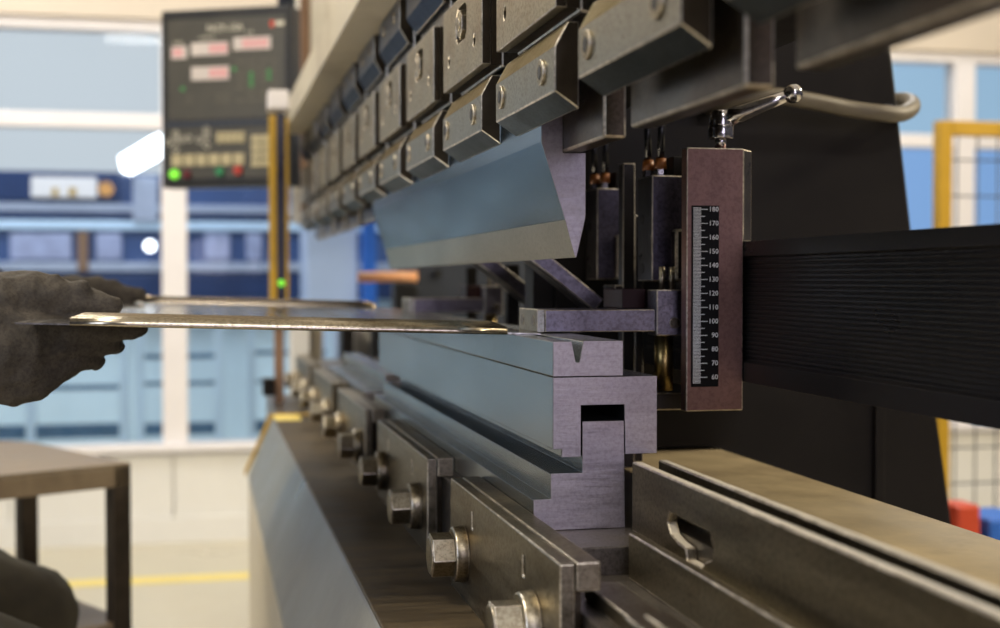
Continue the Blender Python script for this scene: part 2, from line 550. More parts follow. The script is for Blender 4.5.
mull = [W(174, 200, YW).x, W(966, 100, YW).x]
gap = (mull[1] - mull[0]) / 3
xs = [mull[0] + gap * k for k in range(-3, 6)]
for i, x in enumerate(xs):
    struct(MB().box(x - m_w / 2, x + m_w / 2, YW, YW + 0.1, z_sill, z_head0).build('trim_%d' % (6 + i), M_WHITE, bevel=0.004),
           'white window mullion')
for i in range(len(xs) - 1):
    w = MB().box(xs[i] + m_w / 2, xs[i + 1] - m_w / 2, YW + 0.048, YW + 0.052, z_sill, z_tr0)
    w.box(xs[i] + m_w / 2, xs[i + 1] - m_w / 2, YW + 0.048, YW + 0.052, z_tr1, z_head0)
    struct(w.build('window_%d' % (i + 1), M_GLASS), 'clear internal window pane')
# the next hall behind the glass
YH = 10.0
struct(MB().box(-7, 1.55, YH, YH + 0.1, FL, 0.55).build('wall_far_hall', M_DAY), 'daylit pale far hall wall')
struct(MB().box(1.55, 8, YH, YH + 0.1, W(940, 138, YH).z, 3.0).build('wall_far_hall_upper_right', M_DAYHIR), 'daylit blue grey upper glazing of the next hall')
struct(MB().box(-7, 1.55, YH, YH + 0.1, 0.55, 3.0).build('wall_far_hall_upper', M_DAYHI), 'daylit pale grey upper glazing of the next hall')
struct(MB().box(1.55, 8, YH, YH + 0.1, FL, W(940, 138, YH).z).build('wall_far_hall_right', M_DAYBLUE), 'blue daylit glazing of the next hall')

# ================================================================== 2. PRESS BRAKE BED
bed = thing('press_brake_bed', 'long steel press brake bed with grey green chamfered front', 'machine bed', (0.3, 1.7, FL))
prof_far = [(0.236, -0.198), (0.2455, -0.198), (0.2455, -0.1925), (0.42, -0.1925), (0.42, FL), (0.089, FL), (0.089, -0.2765), (0.236, -0.2765)]
inner = [(0.236, -0.198), (0.2455, -0.198), (0.2455, -0.1925), (0.42, -0.1925), (0.42, FL), (0.15, FL), (0.15, -0.2766), (0.236, -0.2766)]
inner_near = [(0.236, -0.213), (0.42, -0.213), (0.42, FL), (0.15, FL), (0.15, -0.2766), (0.236, -0.2766)]
MB().prism(inner, 'y', 0.93, 3.3).build('bed_body', M_BEDTOP, bed, 0.001)
MB().prism(inner_near, 'y', 0.2, 0.93).build('bed_body', M_BEDTOP, bed, 0.001)
MB().prism([(0.1385, -0.2762), (0.236, -0.2762), (0.236, -0.30), (0.1385, -0.30)], 'y', 0.2, 2.774).build('front_shelf', M_SHELF, bed, 0.0015)
MB().prism([(0.1385, -0.2775), (0.1505, -0.2775), (0.1505, -0.41), (0.0898, -0.41), (0.0898, -0.392)], 'y', 0.2, 2.770).build('apron', M_APRON, bed, 0.004)
MB().prism([(0.0898, -0.4095), (0.1505, -0.4095), (0.1505, FL), (0.0898, FL)], 'y', 0.2, 2.770).build('skirt', surface('beige_skirt_paint', (0.55, 0.49, 0.38), 0.45, 0, 0.12, 6), bed, 0.002)
MB().prism([(0.133, -0.273), (0.215, -0.2735), (0.215, -0.30), (0.13, -0.30), (0.083, -0.40), (0.082, -0.388)], 'y', 2.772, 2.79).build('end_cap', M_YELLOW, bed, 0.002)
MB().box(0.139, 0.190, 2.67, 2.7715, -0.2762, -0.2748).build('yellow_patch', M_LINE, bed, 0.0005)
MB().box(0.42, 0.583, 0.2, 1.512, -0.24, -0.1945).build('rear_ledge', M_TABLET, bed, 0.002)
MB().box(0.44, 0.57, 0.2, 1.51, FL, -0.24).build('rear_panel', M_BLACKM, bed)

# clamp bars along the bed front, two hex bolts each ------------------------------------------------
def hex_bolt(y, z, parent):
    b = MB().cyl((0.2080, y, z), (0.1890, y, z), 0.0192, 0.0192, 6, False, PI / 6 * (0.72 + 0.5 * random.random()))
    b.cyl((0.1891, y, z), (0.1878, y, z), 0.0165, 0.0155, 24)
    bo = b.build('bolt', M_BOLT, parent, 0.0012, 2, angle=25)
    MB().cyl((0.2190, y, z), (0.2078, y, z), 0.0245, 0.0232, 28).build('washer', M_BOLT, bo, 0.0014)
    return bo


ords_bar = ['first', 'second', 'third', 'fourth', 'fifth']
def clamp_bar(y0, y1, bolts, label):
    t = thing('bed_clamp_bar', label, 'clamp bar', (0.2325, (y0 + y1) / 2, -0.2765), 'bolted clamp bars along the bed')
    zt = -0.1790
    holes = []
    for yy in (y0 + 0.26 * (y1 - y0), y0 + 0.74 * (y1 - y0)):
        holes.append([(yy - 0.0035, zt - 0.014), (yy + 0.0035, zt - 0.014), (yy + 0.0035, zt - 0.029), (yy - 0.0035, zt - 0.029)])
    MB().holed([(y0, zt), (y1, zt), (y1, -0.2760), (y0, -0.2760)], holes, 'x', 0.2190, 0.2290).build('front_plate', M_BEDPL, t, 0.0011)
    MB().box(0.2300, 0.2462, y0 + 0.001, y1, -0.1975, zt + 0.0004).build('rear_strip', M_BEDPL, t, 0.0012)
    MB().box(0.2288, 0.2362, y0 + 0.012, y1 - 0.01, -0.2755, -0.183).build('packing_strip', M_OILY, t)
    for yb in bolts:
        hex_bolt(yb, -0.2348, t)
    return t


clamp_bar(0.300, 0.685, (0.372, 0.628), 'steel bed clamp bar cut off by the bottom edge, nearest the viewer')
clamp_bar(0.8175, 1.200, (0.8845, 1.1330), 'steel bed clamp bar with two big hex bolts, below the die end')
clamp_bar(1.331, 1.722, (1.3845, 1.6510), 'steel bed clamp bar next behind the one below the die end')
clamp_bar(1.860, 2.236, (1.912, 2.168), 'blurred bed clamp bar two places behind the die end bar')
clamp_bar(2.361, 2.770, (2.424, 2.680), 'blurred bed clamp bar three places behind the die end bar')
clamp_bar(2.880, 3.26, (2.940, 3.19), 'blurred bed clamp bar at the far end of the bed')

tag(MB().box(0.2475, 0.272, 0.30, 0.862, -0.2126, -0.2015).build('spacer_block', M_BEDPL, None, 0.0015), 'flat steel spacer block in the bed trough beside the near clamp bar', 'spacer')
tag(MB().prism([(0.2955, -0.2125), (0.3205, -0.2125), (0.3205, -0.1930), (0.3035, -0.1930), (0.3035, -0.1800), (0.2955, -0.1800)], 'y', 0.2, 0.915).build('filler_bar', M_RAILR, None, 0.0012), 'low steel filler bar at the foot of the slotted rail', 'filler bar')

# slotted channel rail on the right
rail = thing('channel_rail', 'oiled steel channel rail with a keyhole slot at lower right', 'rail', (0.336, 0.6, -0.1925))
hole = [(0.9000, -0.1635), (0.862, -0.1640), (0.8235, -0.1635), (0.8160, -0.1700), (0.8200, -0.1810), (0.8310, -0.1850), (0.8385, -0.1907),
        (0.8660, -0.1907), (0.8685, -0.1830), (0.8860, -0.1815), (0.8990, -0.1785), (0.9055, -0.1720)]
MB().holed([(0.2, -0.1393), (0.986, -0.1393), (0.986, -0.1924), (0.2, -0.1924)], [hole], 'x', 0.3212, 0.3290).build('front_wall', M_RAILR, rail, 0.0012, top=M_EDGE)
MB().box(0.3445, 0.3520, 0.2, 0.992, -0.1924, -0.1393).build('rear_wall', M_RAILR, rail, 0.0012, top=M_EDGE)
MB().box(0.3290, 0.3445, 0.2, 0.98, -0.1924, -0.1780).build('channel_floor', M_OILY, rail)
MB().cyl((0.3310, 0.838, -0.1700), (0.3445, 0.838, -0.1700), 0.0105, 0.0105, 24).build('stud', M_BOLT, rail, 0.001)

# ================================================================== 3. DIE AND ITS RAIL
def die_rail(y0, y1, label, low=False):
    p = [(0.2857, -0.1090), (0.3190, -0.1090), (0.3200, -0.1922), (0.2469, -0.1922), (0.2469, -0.1683), (0.2606, -0.1683), (0.2606, -0.1487), (0.2857, -0.1487)]
    if low:
        p = [(0.2800, -0.1487), (0.3120, -0.1487), (0.3120, -0.1922), (0.2469, -0.1922), (0.2469, -0.1750), (0.2800, -0.1750)]
    t = tag(MB().prism(p, 'y', y0, y1).build('die_rail', M_TOOL, None, 0.0006), label, 'die rail', 'stepped die rails on the bed')
    MB().prism([(a * 0.998 + 0.0006, b * 0.998 - 0.0003) for a, b in p], 'y', y0 - 0.0006, y0 + 0.0004).build('sawn_end', M_TOOLEND, t, 0.0002)
    return t


die_rail(1.0, 1.98, 'stepped steel die rail whose sawn end stands under the die')
die_rail(2.10, 2.75, 'blurred low die rail lying beyond the far end of the die', True)
YF = 2.0415
ld = [(0.2622, -0.0746), (0.3460, -0.0746), (0.3460, -0.1352), (0.3203, -0.1352), (0.3195, -0.0963), (0.2842, -0.0963), (0.2842, -0.1364), (0.2692, -0.1364), (0.2692, -0.1300), (0.2622, -0.1300)]
ud = [(0.2622, -0.0472), (0.2767, -0.0472), (0.2800, -0.0635), (0.2832, -0.0635), (0.2866, -0.0470), (0.3182, -0.0470), (0.3182, -0.0741), (0.2622, -0.0741)]
o = tag(MB().prism(ld, 'y', 1.0, YF).build('die_holder', M_TOOL, None, 0.0007), 'ground steel die holder with a slotted underside sitting on the die rail', 'die holder')
MB().prism([((a - .304) * 0.996 + .304, (b + .105) * 0.994 - .105) for a, b in ld], 'y', 0.9994, 1.001).build('sawn_end', M_TOOLEND, o, 0.0002)
o = tag(MB().prism(ud, 'y', 1.0, YF).build('vee_die', M_TOOL, None, 0.0007), 'ground steel die with a vee groove under the metal sheet', 'die')
MB().prism([((a - .29) * 0.995 + .29, (b + .06) * 0.992 - .06) for a, b in ud], 'y', 0.9994, 1.001).build('sawn_end', M_TOOLEND, o, 0.0002)

# ================================================================== 4. PUNCH
pu = [(0.2528, 0.178), (0.2528, 0.1052), (0.2716, 0.0462), (0.2796, 0.0172), (0.2806, 0.0172), (0.2879, 0.0478), (0.2879, 0.0973), (0.2696, 0.0973), (0.2696, 0.178)]
pb = [(0.2528, 0.178), (0.2528, 0.1052), (0.2716, 0.0462), (0.2877, 0.0462), (0.2879, 0.0478), (0.2879, 0.0973), (0.2696, 0.0973), (0.2696, 0.178)]
o = tag(MB().prism(pb, 'y', 1.0, YF).build('bending_punch', M_PUNCH, None, 0.0004), 'bluish ground steel bending punch hanging in the clamps above the die', 'punch')
MB().prism([(0.2716, 0.0461), (0.2796, 0.0172), (0.2806, 0.0172), (0.2876, 0.0461)], 'y', 1.0, YF).build('punch_tip', M_TIP, o, 0.0004)
MB().prism([((a - .272) * 0.99 + .272, (b - .08) * 0.994 + .08) for a, b in pu], 'y', 0.9994, 1.001).build('sawn_end', M_TOOLEND, o, 0.0002)

# ================================================================== 5. RAM AND ITS PUNCH CLAMPS
ram = thing('press_brake_ram', 'cream and dark press brake ram beam above the clamp row', 'machine ram', (0.33, 1.9, 0.30))
MB().box(0.2600, 0.46, 0.38, 3.30, 0.345, 1.15).build('ram_beam', M_RAM, ram, 0.003)
MB().box(0.1905, 0.2650, 0.38, 3.22, 0.3440, 0.4050).build('front_ledge', M_RAM, ram, 0.002)
MB().box(0.2870, 0.44, 0.38, 3.30, 0.18, 0.345).build('ram_lower_beam', M_BLACKM, ram, 0.003)


def screw(mb_parent, y, z, x, r, deep):
    s = MB().cyl((x + 0.004, y, z), (x - 0.0022, y, z), r, r * 0.97, 22)
    so = s.build('screw', M_BOLT, mb_parent, 0.0006, angle=30)
    MB().cyl((x + 0.001, y, z), (x - 0.0026, y, z), r * 0.60, r * 0.55, 6, False).build('socket', M_PANELB, so)
    return so


L0, LEN, PITCH = 0.8937, 0.1880, 0.2476
st = thing('punch_clamp', 'x', 'punch clamp', (0.262, L0 + LEN / 2, 0.098), 'punch clamps along the ram')
ya, yb = L0, L0 + LEN
body = [(0.2700, 0.0978), (0.2868, 0.0978), (0.2868, 0.345), (0.2530, 0.345), (0.2530, 0.1835), (0.2700, 0.1800)]
MB().prism(body, 'y', ya, yb).build('clamp_body', M_OILY, st, 0.002)
wdg = [(0.2352, 0.1592), (0.2447, 0.1767), (0.2526, 0.1767), (0.2526, 0.1172), (0.2352, 0.1289)]
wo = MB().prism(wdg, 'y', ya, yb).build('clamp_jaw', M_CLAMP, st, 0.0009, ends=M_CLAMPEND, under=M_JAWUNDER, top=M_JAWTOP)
for fy in (0.178, 0.878):
    screw(wo, ya + LEN * fy, 0.1462, 0.2352, 0.0096, True)
mid_out = [(ya, 0.1857), (yb, 0.1857), (yb, 0.2633), (ya, 0.2633)]
yc = ya + LEN * 0.5
slot = [(yc + a, 0.2376 + b) for a, b in ((-0.026, -0.010), (-0.026, 0.012), (-0.016, 0.0165), (0.018, 0.0165), (0.026, 0.010), (0.026, -0.011), (0.016, -0.0165), (-0.018, -0.0165))]
def ring(cy, cz, r, n=12):
    return [(cy + r * math.cos(2 * PI * k / n), cz + r * math.sin(2 * PI * k / n)) for k in range(n)]
pl = MB().holed(mid_out, [slot, ring(ya + LEN * 0.178, 0.2118, 0.0058), ring(ya + LEN * 0.84, 0.2118, 0.0058)], 'x', 0.2356, 0.2440).build('wedge_plate', M_PLATE, st, 0.0009, ends=M_CLAMPEND)
MB().box(0.2441, 0.2529, ya, yb, 0.1858, 0.2632).build('wedge_backing', M_CLAMPEND, st)
MB().cyl((0.2441, yc + 0.006, 0.2376), (0.2348, yc + 0.006, 0.2376), 0.0135, 0.0135, 6, False).build('nut', M_BOLT, pl, 0.0006)
MB().cyl((0.2400, yc + 0.006, 0.2376), (0.2335, yc + 0.006, 0.2376), 0.0070, 0.0066, 16).build('stud', M_BOLT, pl, 0.0005)
upw = [(0.2356, 0.3425), (0.2526, 0.3425), (0.2526, 0.2880), (0.2470, 0.2880), (0.2356, 0.3055)]
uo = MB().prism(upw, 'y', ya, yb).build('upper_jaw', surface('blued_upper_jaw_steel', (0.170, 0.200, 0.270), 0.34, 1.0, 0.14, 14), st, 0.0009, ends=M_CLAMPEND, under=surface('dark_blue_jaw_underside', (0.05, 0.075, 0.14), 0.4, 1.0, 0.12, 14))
for fy in (0.22, 0.72):
    screw(uo, ya + LEN * fy, 0.3255, 0.2356, 0.0070, True)
names = {-2: 'nearest punch clamp, only its dark underside in view at upper right',
         -1: 'near blurred punch clamp with an empty jaw, left of the ball lever',
         0: 'sharp steel punch clamp gripping the near end of the bluish punch',
         1: 'steel punch clamp next behind the one at the punch end',
         2: 'steel punch clamp two places behind the one at the punch end',
         3: 'steel punch clamp three places behind the one at the punch end',
         4: 'steel punch clamp four places behind the one at the punch end',
         5: 'steel punch clamp fifth from the far end of the row',
         6: 'steel punch clamp fourth from the far end of the row',
         7: 'steel punch clamp third from the far end of the row',
         8: 'blurred steel punch clamp last but one at the far end of the row',
         9: 'blurred steel punch clamp at the very far end of the row'}
for k in range(-2, 10):
    q = st if k == 0 else copy_tree(st, None, (0, PITCH * k, 0))
    q['label'] = names[k]

# ================================================================== 6. BACKGAUGE
beam = thing('backgauge_beam', 'black ribbed backgauge beam running off the right edge', 'beam', (0.53, 0.75, -0.09))
X0 = 0.4682
prof = [(X0, 0.0340), (0.60, 0.0340), (0.60, -0.0902), (X0, -0.0902), (X0, -0.0730), (X0 + 0.004, -0.0705)]
n_rib = 22
for k in range(n_rib):
    z0 = -0.0690 + k * (0.0870 / n_rib)
    dz = 0.0870 / n_rib
    prof += [(X0 + 0.0040, z0), (X0 + 0.0028, z0 + dz * 0.3), (X0 + 0.0028, z0 + dz * 0.6), (X0 + 0.0040, z0 + dz * 0.85)]
prof += [(X0 + 0.004, 0.0192), (X0, 0.0210)]
MB().prism(prof, 'y', 0.22, 1.45).build('beam_profile', M_ALUB, beam, 0.0004)
MB().box(0.60, 0.604, 0.22, 1.45, -0.085, 0.03).build('beam_cover', M_BLACKM, beam)

blk = thing('scale_block', 'reddish steel gauge block with a black millimetre scale', 'gauge block', (0.445, 1.14, -0.1155))
MB().box(0.4145, 0.4676, 1.120, 1.134, -0.1155, 0.1160).build('block_body', M_SCALEB, blk, 0.001)
MB().prism([(0.4677, 1.1205), (0.4800, 1.1325), (0.4800, 1.150), (0.4677, 1.150)], 'z', 0.0346, 0.1152).build('side_strip', M_BLACKEN, blk, 0.0008)
MB().box(0.4260, 0.4676, 1.1341, 1.165, -0.11, 0.11).build('rear_clamp', M_BLACKM, blk, 0.001)
sp0, sp1 = W(691.5, 205.5, 1.12), W(718, 386.5, 1.12)
sx0, sx1, sz1, sz0 = sp0.x, sp1.x, sp0.z, sp1.z
pl = MB().box(sx0, sx1, 1.1188, 1.1202, sz0, sz1).build('scale_plate', M_SCALE, blk, 0.0003)
zt, zb = W(712, 209.5, 1.12).z, W(712, 377, 1.12).z          # the 180 and 60 marks
tk = MB()
nums = []
for mm in range(56, 182):
    z = zb + (zt - zb) * (mm - 60) / 120.0
    if z > sz1 - 0.0008 or z < sz0 + 0.0012:
        continue
    x_from = sx0 + 0.0012
    if mm % 10 == 0:
        x_to = x_from + 0.0135
    elif mm % 5 == 0:
        x_to = x_from + 0.0108
    else:
        x_to = x_from + 0.0072
    tk.box(x_from, x_to, 1.1184, 1.1189, z - 0.00027, z + 0.00027)
    if mm % 10 == 0:
        nums.append((str(mm), (sx1 - 0.0005, 1.1186, z)))
tk.build('graduation_marks', M_TICK, pl)
lettering(nums, 0.0062, None, (1, 0, 0), (0, 0, 1), M_TICK, 'numerals', pl, 0.0001, 'RIGHT')

lev = thing('clamping_lever', 'polished ball-ended clamping lever on top of the scale block', 'lever', (0.4490, 1.128, 0.116))
hx, hy = 0.4490, 1.128
MB().cyl((hx, hy, 0.1155), (hx, hy, 0.130), 0.0050, 0.0050, 18).build('stem', M_CHROME, lev)
MB().cyl((hx, hy, 0.1245), (hx, hy, 0.1365), 0.0112, 0.0112, 28).cyl((hx, hy, 0.1360), (hx, hy, 0.1485), 0.0106, 0.0090, 28).ball((hx, hy, 0.1480), 0.0090, 20, (1, 1, 0.35)).build('hub', M_CHROME, lev, 0.001)
ball = Vector((W(793, 93.5, 1.10).x, 1.10, W(793, 93.5, 1.10).z))
MB().tube([(hx, hy, 0.1405), tuple(Vector((hx, hy, 0.1405)).lerp(ball, 0.3)), tuple(Vector((hx, hy, 0.1405)).lerp(ball, 0.7)), tuple(ball)], [0.0086, 0.0078, 0.0060, 0.0046], 20).build('arm', M_CHROME, lev)
MB().ball(ball, 0.0086, 28).build('ball', M_CHROME, lev)


def finger(dy, label):
    t = thing('backgauge_finger', label, 'gauge finger', (0.34, 1.185 + dy, -0.0466), 'backgauge stop fingers')
    MB().box(0.2945, 0.3960, 1.150 + dy, 1.215 + dy, -0.0460, -0.0263).build('arm_bar', M_VIOLET, t, 0.0008)
    tip = MB().box(0.2868, 0.2944, 1.150 + dy, 1.217 + dy, -0.0462, -0.0258).build('stop_face', M_CLAMP, t, 0.0008)
    for yy in (1.163, 1.203):
        MB().cyl((0.2862, yy + dy, -0.036), (0.2880, yy + dy, -0.036), 0.0050, 0.0050, 16).build('screw', M_OILY, tip)
    br = MB().box(0.3961, 0.4238, 1.146 + dy, 1.172 + dy, -0.0500, -0.0085).build('bracket', M_VIOLET, t, 0.0012)
    MB().cyl((0.4130, 1.1468 + dy, -0.0385), (0.4130, 1.1450 + dy, -0.0385), 0.0050, 0.0050, 18).build('screw', M_OILY, br, 0.0004)
    MB().cyl((0.4085, 1.162 + dy, -0.0501), (0.4085, 1.162 + dy, -0.100), 0.0085, 0.0085, 18).build('guide_rod', surface('brass_rod', (0.30, 0.22, 0.09), 0.3, 1.0, 0.2, 20), t)
    for xx in (0.4075, 0.4170):
        MB().cyl((xx, 1.165 + dy, -0.0086), (xx, 1.165 + dy, 0.012), 0.0028, 0.0028, 12).build('guide_pin', M_BOLT, t)
    MB().box(0.378, 0.4010, 1.190 + dy, 1.25 + dy, -0.0262, -0.008).build('slide_plate', surface('dark_red_slide', (0.03, 0.012, 0.013), 0.5, 0.0, 0.2, 10, spec=0.2), t, 0.001)
    return t


finger(0.0, 'violet steel backgauge finger lying across the near end of the die')
finger(0.752, 'blurred far backgauge finger beyond the sheet, left of the diagonal braces')


def actuator(x, y, z1, label, h=0.098):
    t = thing('gauge_actuator', label, 'actuator', (x + 0.02, y + 0.02, z1 - h), 'black backgauge actuators')
    MB().box(x, x + 0.040, y, y + 0.042, z1 - h, z1).build('housing', M_BLACKEN, t, 0.0012, ends=surface('violet_cast_face', (0.10, 0.09, 0.14), 0.36, 0.6, 0.3, 40, (1, 1, 1), 0.5, 330))
    MB().box(x + 0.019, x + 0.036, y - 0.012, y + 0.001, z1 - h, z1 - 0.050).build('lug', M_BLACKEN, t, 0.0025)
    for dz in (0.04, h - 0.012):
        MB().cyl((x - 0.0006, y + 0.028, z1 - dz), (x + 0.002, y + 0.028, z1 - dz), 0.0050, 0.005, 16).build('side_hole', M_PANELB, t)
    gx, gy = x + 0.0125, y + 0.012
    gl = MB().cyl((gx, gy, z1), (gx, gy, z1 + 0.0065), 0.0056, 0.0056, 6, False).build('cable_gland', M_CHROME, t, 0.0004)
    MB().cyl((gx, gy, z1 + 0.0065), (gx, gy, z1 + 0.0165), 0.0058, 0.0050, 16).build('orange_seal', M_SEAL, gl)
    g2 = MB().cyl((gx - 0.006, gy + 0.018, z1), (gx - 0.006, gy + 0.018, z1 + 0.0065), 0.0052, 0.0052, 6, False).build('cable_gland', M_BLACKEN, t)
    MB().cyl((gx - 0.006, gy + 0.018, z1 + 0.0065), (gx - 0.006, gy + 0.018, z1 + 0.0165), 0.0058, 0.0050, 16).build('orange_seal', M_SEAL, g2)
    MB().box(x + 0.022, x + 0.039, y + 0.004, y + 0.036, z1, z1 + 0.018).build('valve_block', M_BLACKM, t, 0.001)
    MB().tube([(gx, gy, z1 + 0.016), (gx + 0.001, gy, z1 + 0.05), (gx + 0.004, gy + 0.01, z1 + 0.09), (gx + 0.02, gy + 0.03, z1 + 0.16)], 0.0036, 10).build('cable', M_CABLE, t)
    MB().tube([(gx - 0.006, gy + 0.018, z1 + 0.016), (gx - 0.006, gy + 0.02, z1 + 0.05), (gx - 0.001, gy + 0.03, z1 + 0.10), (gx + 0.02, gy + 0.05, z1 + 0.16)], 0.0036, 10).build('cable', M_CABLE, t)
    return t


p = W(652, 175, 1.19)
actuator(p.x, 1.19, W(652, 175, 1.19).z, 'black actuator box with orange cable seals, nearest the scale block')
p = W(597, 187, 1.39)
actuator(p.x, 1.39, W(597, 188, 1.39).z, 'black actuator box with orange cable seal, just right of the punch end')

car = thing('backgauge_carriage', 'dark backgauge carriage plates and posts behind the die', 'carriage', (0.45, 1.35, -0.2))
p0, p1 = W(623, 163, 1.30), W(635, 300, 1.30)
MB().box(p0.x, p1.x, 1.30, 1.315, -0.19, p0.z).build('upright_plate', M_BLACKEN, car, 0.001)
p0, p1 = W(635, 215, 1.34), W(640, 300, 1.34)
MB().box(p0.x, p1.x + 0.004, 1.34, 1.35, -0.19, p0.z).build('inner_plate', M_BLACKEN, car, 0.001)
MB().box(0.358, 0.465, 1.18, 1.42, -0.120, -0.104).build('base_plate', M_BLACKEN, car, 0.001)
MB().box(0.385, 0.60, 1.455, 1.505, -0.19, 0.175).build('back_plate', M_BLACKM, car)
p0 = W(612, 286, 1.31)
MB().box(p0.x, 0.425, 1.301, 1.34, -0.04, p0.z + 0.001).build('cross_slide', M_BLACKEN, car, 0.001)
MB().box(0.36, 0.384, 1.46, 1.50, -0.19, 0.03).build('post', M_BLACKM, car, 0.001)
for (xx, yy) in ((0.385, 1.70), (0.40, 2.05)):
    MB().box(xx, xx + 0.016, yy, yy + 0.02, -0.19, 0.02).build('post', M_BLACKM, car, 0.001)


def brace(p, q, wid, Y, dep, label):
    a, b = W(*p, Y), W(*q, Y)
    d = (b - a).normalized()
    nrm = Vector((d.z, 0, -d.x)).normalized()
    t = MB().obox((a + b) / 2 + Vector((0, dep / 2, 0)), d * ((b - a).length / 2), Vector((0, dep / 2, 0)), nrm * (wid / 2)).build('diagonal_brace', M_VIOLET, None, 0.001)
    tag(t, label, 'brace', 'diagonal backgauge braces')
    o2 = MB().obox((a + b) / 2 + Vector((0, dep / 2, 0)), d * ((b - a).length / 2 * 0.985), Vector((0, dep / 2 * 0.7, 0)), nrm * (wid / 2 + 0.0012)).build('side_channel', M_BLACKEN, t)
    return t


brace((517, 239), (599, 305), 0.0150, 1.33, 0.040, 'violet diagonal brace reaching from under the punch to the near finger')
brace((461, 241), (544, 306), 0.0170, 1.66, 0.045, 'violet diagonal brace left of the similar near brace')

# ================================================================== 7. FRAME, HOSE, REAR STUFF
fr = thing('side_frame', 'big black press brake side frame behind the beam', 'machine frame', (0.75, 1.55, FL))
e = [W(*q, 1.52) for q in ((872, -60), (893, 60), (912, 230), (952, 520), (960, 590))]
poly = [(0.47, -0.75)] + [(0.47, 0.75)] + [(e[0].x, 0.75)] + [(v.x, v.z) for v in e[0:]] + [(e[-1].x, -0.75)]
MB().prism(poly, 'y', 1.52, 1.58).build('frame_plate', M_BLACKM, fr, 0.004)
s0 = W(877, 400, 1.52)
MB().box(s0.x - 0.006, s0.x + 0.008, 1.512, 1.52, -0.75, -0.10).build('seam_strip', M_BLACKM, fr, 0.002)
MB().box(0.47, 1.0, 1.53, 2.4, FL, -0.75).build('frame_foot', M_BLACKM, fr)
hp = [(700, 108, 1.62), (716, 104, 1.47), (740, 97, 1.44), (775, 96, 1.44), (815, 102, 1.45), (850, 109, 1.46), (880, 113, 1.46), (900, 114, 1.47), (911, 109, 1.50), (912, 103, 1.56), (905, 100, 1.61), (890, 100, 1.64)]
pts = [W(*q) for q in hp]
sm = []
for i in range(len(pts) - 1):
    p0, p1, p2, p3 = pts[max(i - 1, 0)], pts[i], pts[i + 1], pts[min(i + 2, len(pts) - 1)]
    for k in range(6):
        t = k / 6
        sm.append(0.5 * ((2 * p1) + (-p0 + p2) * t + (2 * p0 - 5 * p1 + 4 * p2 - p3) * t * t + (-p0 + 3 * p1 - 3 * p2 + p3) * t ** 3))
sm.append(pts[-1])
tag(MB().tube(sm, 0.0098, 16).build('hose', M_HOSE), 'thick grey hose looping round the black side frame', 'hose')

# far side frame of the press brake with brown column
t = thing('far_side_frame', 'brown and cream far end frame of the press brake beyond the ram', 'machine frame', (0.30, 3.5, FL))
a, b = W(300, 50, 3.64), W(309, 50, 3.64)
MB().box(b.x, b.x + 0.024, 3.64, 3.75, 0.15, 1.4).build('frame_flange', M_RAM, t, 0.002)
MB().box(b.x + 0.024, b.x + 0.06, 3.62, 3.75, 0.15, 1.4).build('frame_column', surface('red_brown_primer', (0.24, 0.07, 0.045), 0.5, 0.0, 0.2, 10), t, 0.002)
MB().box(a.x, b.x, 3.62, 3.75, 0.15, 1.4).build('frame_column', M_BROWN, t, 0.004)
a = W(295, 50, 3.60)
MB().box(a.x - 0.011, a.x + 0.011, 3.58, 3.61, 0.15, 1.3).build('conduit', M_CREAMW, t, 0.004)
a, b = W(290, 350, 3.45), W(308, 350, 3.45)
MB().box(a.x, b.x, 3.40, 3.50, FL, -0.09).build('foot_post', M_CREAMW, t, 0.004)
a, b = W(340, 345, 3.5), W(352, 345, 3.5)
MB().box(a.x, b.x, 3.45, 3.55, FL, -0.09).build('foot_post', M_BLACKM, t, 0.004)
a, b = W(309, 345, 3.5), W(321, 345, 3.5)
MB().box(a.x, b.x, 3.45, 3.55, FL, -0.09).build('foot_post', M_RAM, t, 0.004)
a, b = W(353, 345, 3.6), W(371, 345, 3.6)
MB().box(a.x, b.x, 3.58, 3.66, FL, -0.09).build('foot_post', M_CREAMW, t, 0.004)
a, b = W(372, 345, 3.5), W(381, 345, 3.5)
MB().box(a.x, b.x, 3.45, 3.55, FL, -0.09).build('foot_post', M_BLACKM, t, 0.004)

cab = thing('grey_cabinet', 'dark grey cabinet standing beyond the gauge, under the punch', 'cabinet', (0.75, 3.6, FL))
a, b = W(417, 268, 3.4), W(560, 330, 3.4)
MB().box(a.x, b.x + 0.6, 3.4, 3.8, FL, a.z + 0.35).build('cabinet_body', M_DARKGREY, cab, 0.004)
q0, q1 = W(434, 270, 3.4), W(441, 277, 3.4)
MB().box(q0.x, q1.x, 3.392, 3.4, q1.z, q0.z).build('latch', M_PANELB, cab)
a, b = W(394, 279, 3.3), W(418, 322, 3.3)
tag(MB().box(a.x, b.x, 3.3, 3.36, FL, W(400, 282.6, 3.33).z).build('black_box', M_PANELB, None, 0.006), 'black box under the peach tube, at the cabinet edge', 'box')
a, b = W(358, 277, 3.33), W(417, 277, 3.33)
tag(MB().tube([a, (a + b) / 2, b], 0.013, 16).build('tube_guard', M_PEACH), 'blurred peach orange tube beyond the left end of the punch', 'tube')

